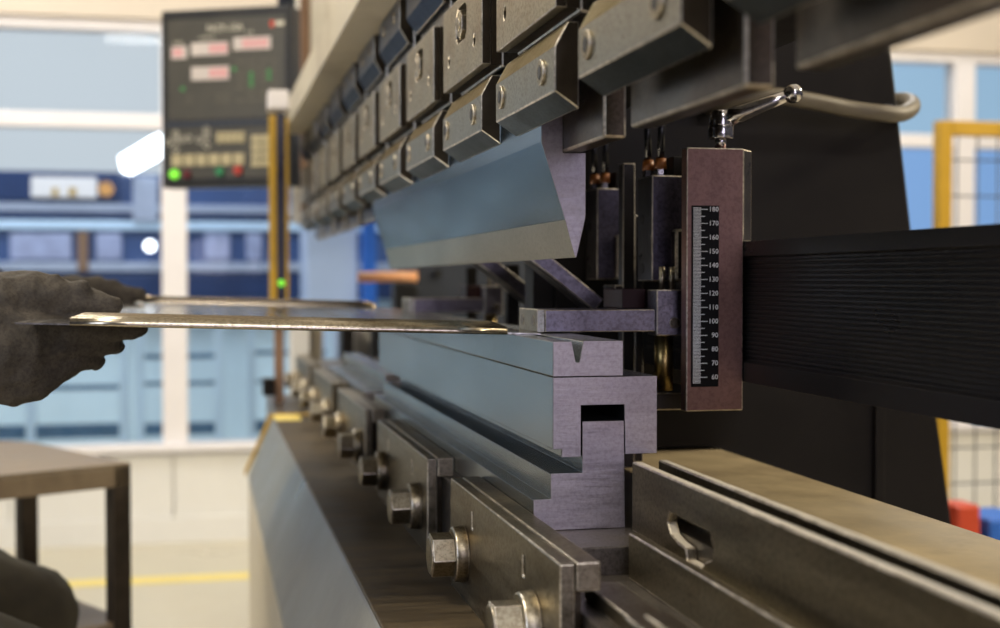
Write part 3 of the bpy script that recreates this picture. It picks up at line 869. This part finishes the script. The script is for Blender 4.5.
# ================================================================== 8. SHEET BEING BENT
sheet = thing('metal_sheet', 'thin shiny metal sheet with folded edges held across the die', 'metal sheet', (0.07, 1.55, -0.046))
def zs(x, y):
    f = (0.2860 - x) / 0.431
    return -0.0460 + 0.0122 * f + (y - 1.13) * 0.0045
XL, XR = -0.1455, 0.2852
def sheet_strip(cross, x0f, x1f, n=6):
    """cross: list of (y, dz); x0f/x1f give the left/right end for each cross point -> closed thin shell"""
    mb = MB()
    m = len(cross)
    v, f = [], []
    for i in range(n + 1):
        for j, (y, dz) in enumerate(cross):
            x = x0f[j] + (x1f[j] - x0f[j]) * i / n
            v.append((x, y, zs(x, y) + dz))
    for i in range(n):
        for j in range(m):
            f.append((i * m + j, (i + 1) * m + j, (i + 1) * m + (j + 1) % m, i * m + (j + 1) % m))
    f.append(tuple(range(m)))
    f.append(tuple(n * m + j for j in range(m))[::-1])
    return mb.add(v, f)


Y0s, Y1s = 1.130, 2.02
sheet_strip([(Y0s, 0), (Y1s, 0), (Y1s, -0.0012), (Y0s, -0.0012)], [XL] * 4, [XR] * 4, 12).build('web', M_SHEET, sheet)
def hem(ye, sgn, name):
    # folded flange: round bend at the edge, then a lip leaning back over the sheet
    c = [(0.0005, -0.0013)]
    c += [(-0.0016, -0.0018), (-0.0028, -0.0012), (-0.0034, -0.0002), (-0.0028, 0.0018), (-0.0022, 0.0034), (-0.0012, 0.0044), (0.0004, 0.0051)]
    c += [(0.0040, 0.0064), (0.0105, 0.0092), (0.0105, 0.0084), (0.0044, 0.0054), (0.0006, 0.0036), (-0.0010, 0.0016), (0.0010, 0.0003)]
    cross = [(ye + sgn * a, b) for a, b in c]
    ins = [max(0.0, (a + 0.0) * 1.0) for a, b in c]
    o = sheet_strip(cross, [XL + 0.042 + q for q in ins], [XR - 0.030 - q for q in ins], 8).build(name, M_HEM, sheet)
    for pgon in o.data.polygons:
        pgon.use_smooth = abs(pgon.normal.x) < 0.5
    return o


hem(Y0s, 1, 'folded_edge')
hem(Y1s, -1, 'folded_edge')
for k in range(10):                                  # shallow pressed ribs across the web
    x = -0.085 + k * 0.034
    sheet_strip([(Y0s + 0.05, 0.0), (Y1s - 0.03, 0.0), (Y1s - 0.03, 0.0007), (Y0s + 0.05, 0.0007)], [x - 0.004] * 4, [x + 0.004] * 4, 2).build('pressed_rib', M_SHEET, sheet, 0.0004)

# ================================================================== 9. OPERATOR
per = thing('person', 'person in dark gloves and khaki grey trousers holding the metal sheet from the left', 'person', (-0.42, 1.55, FL))


def P(px, py, Y, r):
    return (W(px, py, Y), r * Y / 1362.0)


def join(chains, name, mat, vox, it, wr=None):
    mb = MB()
    for ch in chains:
        mb.limb(ch)
    return mb.build(name, mat, per, fuse=vox, smooth_it=it, wrinkle=wr)


V = Vector
hipR, hipL = V((-0.50, 1.53, -0.34)), V((-0.50, 1.75, -0.34))
kneeR, kneeL = V((-0.196, 1.52, -0.446)), V((-0.24, 1.93, -0.46))
pel = V((-0.50, 1.61, -0.28))
chest, neck, head = V((-0.47, 1.61, 0.20)), V((-0.44, 1.61, 0.40)), V((-0.40, 1.61, 0.55))
shR, shL = V((-0.46, 1.43, 0.32)), V((-0.46, 1.79, 0.32))
elR, elL = V((-0.46, 1.27, -0.02)), V((-0.46, 1.92, -0.03))
wrR, wrL = V((-0.255, 1.265, -0.050)), V((-0.245, 1.86, -0.024))
join([[(pel, .13), (V((-0.49, 1.61, 0.0)), .13), (chest, .14), (V((-0.45, 1.61, 0.32)), .11), (neck, .055), (V((-0.42, 1.61, 0.47)), .055)],
      [(shR, .075), (V((-0.46, 1.61, 0.30)), .12), (shL, .075)],
      [(shR, .068), (elR, .046), (wrR, .032)], [(shL, .068), (elL, .046), (wrL, .032)],
      [(V((-0.425, 1.61, 0.60)), .088), (head, .080), (V((-0.375, 1.61, 0.49)), .055)],
      [(V((-0.315, 1.61, 0.545)), .014), (V((-0.33, 1.61, 0.575)), .012)],
      [(V((-0.41, 1.52, 0.555)), .016), (V((-0.41, 1.525, 0.575)), .016)], [(V((-0.41, 1.70, 0.555)), .016), (V((-0.41, 1.695, 0.575)), .016)]],
     'body', M_SKIN, 0.010, 3)
mbj = MB()
for ch in ([(V((-0.49, 1.61, -0.24)), .150), (V((-0.48, 1.61, 0.0)), .146), (chest, .155), (V((-0.45, 1.61, 0.31)), .125)],
           [(shR, .088), (V((-0.46, 1.61, 0.29)), .132), (shL, .088)],
           [(shR, .080), (elR, .058), (wrR + V((-0.03, 0, 0.005)), .041)], [(shL, .080), (elL, .058), (wrL + V((-0.03, 0, 0.005)), .041)]):
    mbj.limb(ch)
mbj.build('jacket', M_SHIRT, per, fuse=0.010, smooth_it=3)
mbt = MB()
ankR, ankL = V((-0.27, 1.53, -0.95)), V((-0.28, 1.93, -0.95))
for ch in ([(V((-0.51, 1.61, -0.29)), .140), (V((-0.50, 1.56, -0.32)), .115), (hipR, .105), ((hipR + kneeR) / 2 + V((0, 0, 0.002)), .088), (kneeR, .072), (ankR, .055)],
           [(V((-0.50, 1.67, -0.32)), .115), (hipL, .105), (kneeL, .075), (ankL, .055)],
           [(V((-0.36, 1.50, -0.285)), .016), (V((-0.30, 1.49, -0.305)), .020), (V((-0.26, 1.48, -0.335)), .014)],
           [(V((-0.25, 1.50, -0.335)), .012), (V((-0.22, 1.47, -0.355)), .014)]):
    mbt.limb(ch)
mbt.build('trousers', M_TROUS, per, fuse=0.009, smooth_it=3, wrinkle=(0.006, 17))
for a in (ankR, ankL):
    MB().limb([(a + V((0, 0, -0.02)), .055), (a + V((0.05, 0, -0.055)), .042), (a + V((0.15, 0, -0.062)), .036)]).build('shoe', M_PANELB, per, fuse=0.008, smooth_it=2)
MB().ball(V((-0.435, 1.61, 0.615)), 0.095, 24, (1, .95, .9)).build('hair', M_HAIR, per)

# right glove (near): thumb on the sheet, fingers underneath, back of the hand to the viewer
YA = 1.255
g = [[P(-70, 352, 1.265, 36), P(-20, 345, 1.265, 40), P(8, 345, 1.262, 40)],
     [P(-10, 330, YA, 34), P(30, 330, YA, 24), P(62, 333, YA, 15)],
     [P(-5, 352, YA, 38), P(28, 350, YA, 28), P(58, 348, YA, 16)],
     [P(-10, 368, YA, 34), P(22, 370, YA, 26), P(50, 364, YA, 16)],
     [P(-10, 375, YA, 30), P(15, 386, YA, 20), P(36, 384, YA, 17)],
     [P(62, 333, YA, 15), P(100, 331, 1.260, 12.5), P(128, 329, 1.265, 10.5), P(141, 327.5, 1.268, 8.5)],                # index, straight under the sheet
     [P(58, 348, YA, 16), P(90, 343, 1.262, 12.5), P(110, 343, 1.272, 11), P(116, 346, 1.285, 9.5)],               # middle
     [P(50, 364, YA, 16), P(76, 359, 1.262, 12.5), P(92, 358, 1.274, 10.5), P(95, 361, 1.290, 9.5)],                  # ring
     [P(36, 384, YA, 17), P(58, 372, 1.258, 12), P(70, 367, 1.272, 10.5)],                                      # little finger
     [P(-30, 324, 1.265, 34), P(5, 303, 1.265, 31), P(32, 295, 1.265, 23), P(56, 295, 1.265, 18.5), P(70, 299.5, 1.265, 15.4), P(92, 302, 1.265, 13.4), P(113, 305.6, 1.265, 9.9)],     # thumb over the sheet
     [P(10, 284, 1.265, 13), P(26, 280, 1.265, 11)], [P(40, 284, 1.265, 11), P(56, 279, 1.260, 6.5)], [P(72, 290, 1.265, 9), P(83, 289, 1.258, 8.5)]]
join(g, 'glove', M_GLOVE, 0.0026, 4, (0.0022, 62))
# left glove (far edge of the sheet)
YB = 1.86
g = [[P(20, 310, YB, 22), P(60, 300, YB, 22), P(80, 296, YB, 18)],
     [P(70, 292, YB, 17), P(96, 287, YB, 10), P(110, 290, YB, 9), P(126, 293.5, YB, 8.2), P(140, 295, YB, 7)],
     [P(84, 286, YB, 8), P(98, 283, YB, 7.5)], [P(106, 286, YB, 6), P(114, 286, YB, 7)],
     [P(70, 312, YB, 16), P(95, 314, YB, 9.5), P(115, 311, YB, 8.5), P(128, 309, YB, 7.5)],
     [P(65, 322, YB, 15), P(90, 326, YB, 9.5), P(108, 322, YB + .02, 8.5), P(112, 314, YB + .03, 7.5)],
     [P(60, 330, YB, 14), P(84, 337, YB, 9), P(100, 333, YB + .02, 8), P(103, 325, YB + .03, 7.5)],
     [P(55, 336, YB, 14), P(74, 347, YB, 8.5), P(88, 344, YB + .02, 7.5)],
     [P(40, 318, YB, 26), P(62, 318, YB, 20)]]
join(g, 'glove', M_GLOVE, 0.0035, 3, (0.0022, 55))
stool = thing('work_stool', 'tall black work stool under the seated person', 'stool', (-0.48, 1.61, FL))
MB().cyl((-0.50, 1.61, -0.435), (-0.50, 1.61, -0.485), 0.16, 0.16, 28).build('seat', M_BLACKM, stool, 0.012)
for k in range(4):
    a = PI / 4 + k * PI / 2
    MB().tube([(-0.55 + 0.10 * math.cos(a), 1.62 + 0.10 * math.sin(a), -0.47), (-0.55 + 0.20 * math.cos(a), 1.61 + 0.20 * math.sin(a), FL)], 0.013, 10).build('leg', M_BLACKM, stool)

# ================================================================== 10. WORKBENCH AT LEFT
zt = -0.327
corner = W(131, 457, 2.5)
fx, fy = V((0.86, 0.50, 0)).normalized(), V((-0.50, 0.86, 0)).normalized()
bx, by = 0.85, 0.52
bench = thing('workbench', 'scuffed low workbench with black frame and lower shelf at left', 'workbench', (corner.x - 0.5, corner.y - 0.1, FL))
def B(u, v, z):                                        # u from the near right corner to the left, v to the rear
    p = V((corner.x, corner.y, 0)) - fx * u + fy * v
    return V((p.x, p.y, z))
def bbox_uv(mb, u0, u1, v0, v1, z0, z1):
    return mb.obox(B((u0 + u1) / 2, (v0 + v1) / 2, (z0 + z1) / 2), fx * ((u1 - u0) / 2), fy * ((v1 - v0) / 2), V((0, 0, (z1 - z0) / 2)))
top = MB()
outl = [(0, 0), (bx, 0), (bx, by)]
for k in range(9):
    a = PI / 2 * k / 8
    outl.append((0.14 - 0.14 * math.sin(a), by - 0.14 + 0.14 * math.cos(a)))
pts = [B(u, v, zt) for u, v in outl]
n = len(pts)
top.add([tuple(p) for p in pts] + [(p.x, p.y, zt - 0.006) for p in pts], [tuple(range(n)), tuple(range(2 * n - 1, n - 1, -1))] + [(i, (i + 1) % n, (i + 1) % n + n, i + n) for i in range(n)])
top.build('bench_top', M_WOODT, bench, 0.002)
ap = MB()
bbox_uv(ap, 0.0, bx, 0.0, 0.018, zt - 0.042, zt - 0.0062)
bbox_uv(ap, 0.0, 0.018, 0.018, by - 0.12, zt - 0.042, zt - 0.0062)
ap.build('apron_frame', M_WOODT, bench, 0.002)
for (u, v) in ((0.0, 0.0), (0.012, by - 0.155), (bx - 0.036, 0.0), (bx - 0.036, by - 0.05)):
    lg = MB()
    bbox_uv(lg, u, u + 0.034, v, v + 0.034, FL, zt - 0.0062)
    lg.build('leg', M_BENCH, bench, 0.002)
sh = MB()
bbox_uv(sh, 0.002, bx - 0.002, 0.004, by - 0.10, -0.628, -0.612)
sh.build('lower_shelf', M_WOODT, bench, 0.002)

# ================================================================== 11. CONTROL PANEL AND LIGHT CURTAIN
YP = 3.45
pa, pb, pc = W(161, 11, YP), W(166, 188, YP), None
right = W(291, 1, 3.30)
ux = V((right.x - pa.x, right.y - pa.y, 0)).normalized()
wid = (V((right.x - pa.x, right.y - pa.y, 0))).length
zt_, zb_ = pa.z, pb.z
nrm = V((ux.y, -ux.x, 0))                               # towards the viewer
pan = thing('control_panel', 'dark hanging control panel with lit displays and key rows', 'control panel', ((pa.x + right.x) / 2, (pa.y + right.y) / 2, zb_))
O = V((pa.x, pa.y, zb_))
hgt = zt_ - zb_
def pbox(u0, u1, v0, v1, d0, d1, mb=None):
    """u,v as fractions of the face (v down from the top); d = height above the face"""
    mb = mb or MB()
    uu, vv = (u0 + u1) / 2 * wid, hgt * (1 - (v0 + v1) / 2)
    c = O + ux * uu + V((0, 0, vv)) + nrm * ((d0 + d1) / 2)
    return mb.obox(c, ux * ((u1 - u0) / 2 * wid), nrm * ((d1 - d0) / 2), V((0, 0, (v1 - v0) / 2 * hgt)))
pbox(0, 1, 0, 1, -0.06, 0).build('case', M_PANELB, pan, 0.004)
face = pbox(0.05, 0.955, 0.055, 0.62, 0.0, 0.002).build('display_face', M_PANEL, pan)
kf = pbox(0.05, 0.955, 0.665, 0.95, 0.0, 0.002).build('key_face', M_PANEL, pan)
pbox(0.03, 0.97, 0.632, 0.655, 0.0, 0.003).build('dividing_strip', M_DARKGREY, pan)
for u0, u1, v0, v1, d0 in ((0.085, 0.205, 0.205, 0.275, 0.10), (0.24, 0.525, 0.19, 0.262, 0.385), (0.565, 0.85, 0.17, 0.24, 0.64), (0.24, 0.53, 0.325, 0.40, 0.385)):
    w_ = pbox(u0, u1, v0, v1, 0.002, 0.004).build('display_window', M_WIN, pan)
    dg = MB()
    k = d0
    while k + 0.022 < u1:
        pbox(k, k + 0.017, v0 + 0.012, v1 - 0.012, 0.004, 0.0046, dg)
        k += 0.028
    dg.build('lit_digits', M_LEDP, w_)
def pp(u, v, d):
    return O + ux * (u * wid) + V((0, 0, hgt * (1 - v))) + nrm * d
lettering('NC9-10A', 0.024, pp(0.36, 0.115, 0.0025), ux, (0, 0, 1), M_INK, 'panel_title', pan)
lettering([('MODE', pp(0.10, 0.185, .0025)), ('POSITION', pp(0.30, 0.165, .0025)), ('STEP', pp(0.66, 0.145, .0025))], 0.009, None, ux, (0, 0, 1), M_INK, 'display_captions', pan)
pbox(0.845, 0.875, 0.085, 0.12, .002, .003).build('logo_mark', M_LEDR, pan)
pbox(0.885, 0.95, 0.09, 0.112, .002, .003).build('logo_bar', M_INK, pan)
leg_ = MB()
for r in range(7):
    for cc in range(4):
        if random.random() < 0.85:
            pbox(0.585 + cc * 0.088, 0.585 + cc * 0.088 + 0.05 + 0.02 * random.random(), 0.30 + r * 0.036, 0.308 + r * 0.036, .002, .0026, leg_)
for r in range(3):
    pbox(0.42, 0.53, 0.48 + r * 0.02, 0.486 + r * 0.02, .002, .0026, leg_)
    pbox(0.19, 0.25, 0.48 + r * 0.02, 0.486 + r * 0.02, .002, .0026, leg_)
leg_.build('legend_print', surface('panel_grey_print', (0.14, 0.13, 0.10), 0.6), pan)
for (u, v) in ((0.70, 0.375), (0.70, 0.405), (0.70, 0.435), (0.835, 0.365), (0.835, 0.40), (0.17, 0.445), (0.57, 0.345)):
    c = pp(u, v, 0.002)
    MB().cyl(c, c + nrm * 0.003, 0.0055, 0.005, 12).build('indicator', M_LEDG2, pan)
for (u, v) in ((0.06, 0.745), (0.115, 0.735), (0.16, 0.73), (0.215, 0.725), (0.115, 0.695), (0.115, 0.785), (0.30, 0.735), (0.355, 0.715), (0.355, 0.765), (0.355, 0.68)):
    c = pp(u, v, 0.002)
    MB().tube([c + ux * (0.007 * math.cos(2 * PI * k / 14)) + V((0, 0, 0.007 * math.sin(2 * PI * k / 14))) + nrm * 0.001 for k in range(15)], 0.0013, 6).build('jog_ring', M_INK, pan)
for k in range(5):
    pbox(0.435 + k * 0.044, 0.472 + k * 0.044, 0.695, 0.755, .002, .006).build('key', M_KEY, pan, 0.001)
for k in range(6):
    pbox(0.085 + k * 0.096, 0.165 + k * 0.096, 0.815, 0.88, .002, .006).build('key', M_KEY, pan, 0.001)
for r in range(4):
    for k in range(3):
        pbox(0.70 + k * 0.08, 0.775 + k * 0.08, 0.715 + r * 0.046, 0.755 + r * 0.046, .002, .006).build('key', M_KEY, pan, 0.001)
for (u, v, m_) in ((0.105, 0.925, M_LEDG), (0.205, 0.925, surface('dark_red_button', (0.12, 0.01, 0.015), 0.4)), (0.46, 0.915, surface('green_button', (0.03, 0.25, 0.10), 0.4)), (0.60, 0.91, surface('red_button', (0.50, 0.05, 0.03), 0.4))):
    c = pp(u, v, 0.002)
    MB().cyl(c, c + nrm * 0.010, 0.0115, 0.0105, 18).build('push_button', m_, pan, 0.001)
ctop = O + ux * (wid * 0.93) + V((0, 0, hgt))
MB().tube([ctop + nrm * -0.03, ctop + nrm * -0.03 + V((0, 0, 0.35)), ctop + nrm * -0.03 + V((0.35, 0.1, 0.55))], 0.022, 14).build('hanger_arm', M_DARKGREY, pan)

YC = 3.05
lc = thing('light_curtain', 'yellow and black safety light curtain post with white cap', 'light curtain', (W(280, 200, YC).x, YC, FL))
a0, a1 = W(269.5, 115, YC), W(276, 115, YC)
b0, b1 = W(285.5, 130, YC), W(288.5, 130, YC)
MB().box(a0.x, a1.x, YC, YC + 0.05, -0.10, a0.z).build('yellow_edge', M_YELLOW, lc, 0.001)
MB().box(b0.x, b1.x, YC + 0.005, YC + 0.05, -0.10, b0.z + 0.03).build('yellow_edge', M_YELLOW, lc, 0.001)
MB().box(a1.x, b0.x, YC + 0.006, YC + 0.05, -0.10, a0.z + 0.005).build('black_lens', surface('dark_lens', (0.01, 0.01, 0.02), 0.15, 0, 0.1, 5), lc)
c0, c1 = W(268, 90, YC), W(289, 110, YC)
MB().box(c0.x, c1.x, YC - 0.01, YC + 0.05, c1.z, c0.z).build('end_cap', M_WHITE, lc, 0.004)
c = W(281.5, 283, YC)
MB().cyl((c.x, YC + 0.014, c.z), (c.x, YC + 0.004, c.z), 0.0075, 0.007, 16).build('status_lamp', M_LEDG, lc)
d0, d1 = W(275, 330, YC), W(284, 330, YC)
MB().box(d0.x, d1.x, YC + 0.01, YC + 0.05, -0.2765, -0.10).build('mounting_post', M_BROWN, lc, 0.002)
d0, d1 = W(263, 379, YC), W(275, 396, YC)
MB().box(d0.x, d1.x, YC, YC + 0.05, d1.z, d0.z).build('foot_switch', M_BLACKM, lc, 0.003)

# ================================================================== 12. FENCE AND CLUTTER ON THE RIGHT
YG = 3.3
fe = thing('safety_fence', 'yellow framed wire mesh safety fence at the right edge', 'fence', (W(960, 300, YG).x, YG, FL))
p0, p1 = W(940, 120, YG), W(953, 120, YG)
MB().box(p0.x, p1.x, YG, YG + 0.036, FL, p0.z).build('fence_post', M_YELLOW, fe, 0.003)
MB().box(p1.x, p0.x + 1.4, YG, YG + 0.036, W(952, 135, YG).z, p0.z).build('top_rail', M_YELLOW, fe, 0.003)
MB().box(p0.x + 1.364, p0.x + 1.4, YG, YG + 0.036, FL, W(952, 135, YG).z).build('fence_post', M_YELLOW, fe, 0.003)
MB().box(p1.x, p0.x + 1.364, YG, YG + 0.036, FL + 0.1, FL + 0.136).build('bottom_rail', M_YELLOW, fe, 0.003)
wm = MB()
x = p1.x + 0.025
while x < p0.x + 1.36:
    wm.cyl((x, YG + 0.02, FL + 0.136), (x, YG + 0.02, p0.z - 0.036), 0.0024, None, 6)
    x += 0.062
z = FL + 0.2
while z < p0.z - 0.05:
    wm.cyl((p1.x, YG + 0.02, z), (p0.x + 1.364, YG + 0.02, z), 0.0024, None, 6)
    z += 0.098
wm.build('wire_mesh', M_DARKGREY, fe)
a, b = W(957, 506, 2.6), W(981, 540, 2.6)
tag(MB().box(a.x, b.x, 2.6, 2.68, FL, a.z).build('red_bin', M_RED, None, 0.008), 'blurred red bin behind the bed at the right edge', 'bin')
a, b = W(984, 518, 2.62), W(1030, 545, 2.62)
tag(MB().box(a.x, b.x, 2.6, 2.75, FL, a.z).build('blue_bin', M_BLUE, None, 0.008), 'blurred blue bin beside the red bin at the right edge', 'bin')

# ================================================================== 13. THINGS IN THE NEXT HALL
YM = 7.6
mach = thing('blue_machine', 'big blue machine seen through the left windows', 'machine', (W(120, 230, YM).x, YM, FL))
a, b = W(-260, 167, YM), W(420, 300, YM)
MB().box(a.x, b.x, YM, YM + 0.8, b.z, a.z).build('machine_body', M_BLUEM, mach, 0.02)
M_BAND = surface('lilac_grey_band', (0.36, 0.41, 0.54), 0.4, 0.0, 0.2, 2)
for y0, y1, m_ in ((203, 211, M_BAND), (220, 229, M_PALEB), (262, 271, M_BAND), (213, 219, M_NAVY), (276, 299, M_NAVY)):
    q0, q1 = W(0, y0, YM), W(0, y1, YM)
    MB().box(a.x, b.x, YM - 0.03, YM, q1.z, q0.z).build('machine_band', m_, mach, 0.004)
q0, q1 = W(-150, 168, YM), W(120, 202, YM)
MB().box(q0.x, q1.x, YM - 0.028, YM, q1.z, q0.z).build('machine_hood', M_NAVY, mach, 0.004)
for x0, x1 in ((10, 72), (96, 122), (205, 230), (246, 262)):
    q0, q1 = W(x0, 233, YM), W(x1, 260, YM)
    MB().box(q0.x, q1.x, YM - 0.02, YM, q1.z, q0.z).build('machine_panel', surface('lilac_grey_panel', (0.32, 0.36, 0.55), 0.4), mach, 0.006)
q0, q1 = W(78, 232, YM), W(89, 272, YM)
MB().box(q0.x, q1.x, YM - 0.05, YM - 0.02, q1.z, q0.z).build('machine_handle', M_BROWN, mach, 0.006)
q0, q1 = W(133, 178, YM), W(158, 222, YM)
MB().box(q0.x, q1.x, YM - 0.05, YM - 0.03, q1.z, q0.z).build('pale_cover', M_BAND, mach, 0.006)
legs_b = W(0, 300, YM)
MB().box(a.x, b.x, YM + 0.1, YM + 0.7, FL, legs_b.z).build('machine_base', surface('pale_base', (0.60, 0.76, 0.88), 0.5, 0, 0.05, 2), mach)
sg = thing('sign_board', 'white sign board with two yellow marks on the blue machine', 'sign', (W(63, 188, YM).x, YM - 0.05, W(63, 200, YM).z))
q0, q1 = W(31, 176.5, YM - .04), W(97, 198, YM - .04)
MB().box(q0.x, q1.x, YM - 0.045, YM - 0.029, q1.z, q0.z).build('board', M_WHITE, sg, 0.003)
for x0, x1 in ((52, 58), (69, 76)):
    q0, q1 = W(x0, 188, YM - .05), W(x1, 196, YM - .05)
    MB().box(q0.x, q1.x, YM - 0.048, YM - 0.0455, q1.z, q0.z).build('yellow_mark', M_YELLOW, sg)
q0 = W(106, 189, YM - .04)
MB().cyl((q0.x, YM - 0.029, q0.z), (q0.x, YM - 0.045, q0.z), 0.040, 0.040, 20).build('orange_disc', surface('orange_sign', (0.65, 0.32, 0.10), 0.5), sg)
# window reflection built as a glowing slanted panel, and a small glowing lamp
q = [W(*p_, 7.0) for p_ in ((119, 157), (122, 171), (130, 174), (162, 156), (162, 133), (152, 137))]
mb = MB()
mb.add([tuple(v_) for v_ in q] + [(v_.x, v_.y + 0.05, v_.z) for v_ in q], [tuple(range(6)), tuple(range(11, 5, -1))] + [(i, (i + 1) % 6, (i + 1) % 6 + 6, i + 6) for i in range(6)])
refl_o = tag(mb.build('window_reflection', M_BRIGHTGLOW), 'bright slanted light reflection at the window, left of the panel', 'lamp')
MB().tube([W(128, 168, 7.06), W(128, 170, YM)], 0.012, 8).build('bracket', M_NAVY, refl_o)  # bracket added to carry the glowing reflection panel
rl = tag(MB().ball(W(150, 246, 7.3), 0.028, 16).build('round_lamp', M_BRIGHTGLOW), 'small round bright lamp behind the window, below the slanted reflection', 'lamp')
MB().tube([W(150, 246, 7.33), W(151, 249, YM)], 0.008, 8).build('bracket', M_NAVY, rl)

# pale blue racks standing right behind the lower panes
def rack(x_posts, rungs, Y, label, wpx=9):
    x0 = W(x_posts[0], 380, Y).x
    x1 = W(x_posts[-1], 380, Y).x
    t = thing('pale_rack', label, 'rack', ((x0 + x1) / 2, Y, FL), 'pale blue racks behind the glass')
    for xp in x_posts:
        xc = W(xp, 380, Y).x
        hw = wpx / 2 * Y / 1362
        MB().box(xc - hw, xc + hw, Y, Y + 0.05, FL, W(xp, 322, Y).z).build('post', M_PALEB, t, 0.004)
    for y0, y1 in rungs:
        MB().box(x0, x1, Y + 0.005, Y + 0.04, W(100, y1, Y).z, W(100, y0, Y).z).build('rung', surface('dark_blue_rung', (0.06, 0.14, 0.26), 0.4), t, 0.004)
    return t
rack((-60, 30, 124), ((385, 390), (424, 438)), 6.4, 'pale blue rack behind the lower panes, left of the white mullion', 9)
rack((140, 219), ((355, 360), (383, 387), (425, 437)), 6.4, 'pale blue rack behind the lower panes, right of the white mullion', 8)
rack((252, 330), ((353, 357), (383, 386), (424, 437)), 6.4, 'pale blue rack behind the panes beside the light curtain', 7)
wl = thing('cabinet', 'pale blue tall cabinet in the next hall, left of the punch', 'cabinet', (W(345, 250, 6.6).x, 6.6, FL))
q0, q1 = W(306, 205, 6.6), W(358, 310, 6.6)
MB().box(q0.x, q1.x, 6.6, 7.0, FL, q0.z + 0.25).build('cabinet_body', surface('lilac_pale_cabinet', (0.50, 0.58, 0.78), 0.5, 0, 0.06, 2), wl, 0.01)
q0, q1 = W(362, 205, 6.58), W(376, 300, 6.58)
MB().box(q0.x, q1.x, 6.55, 6.62, FL, q0.z + 0.3).build('cabinet_door_edge', M_BLUE, wl, 0.01)
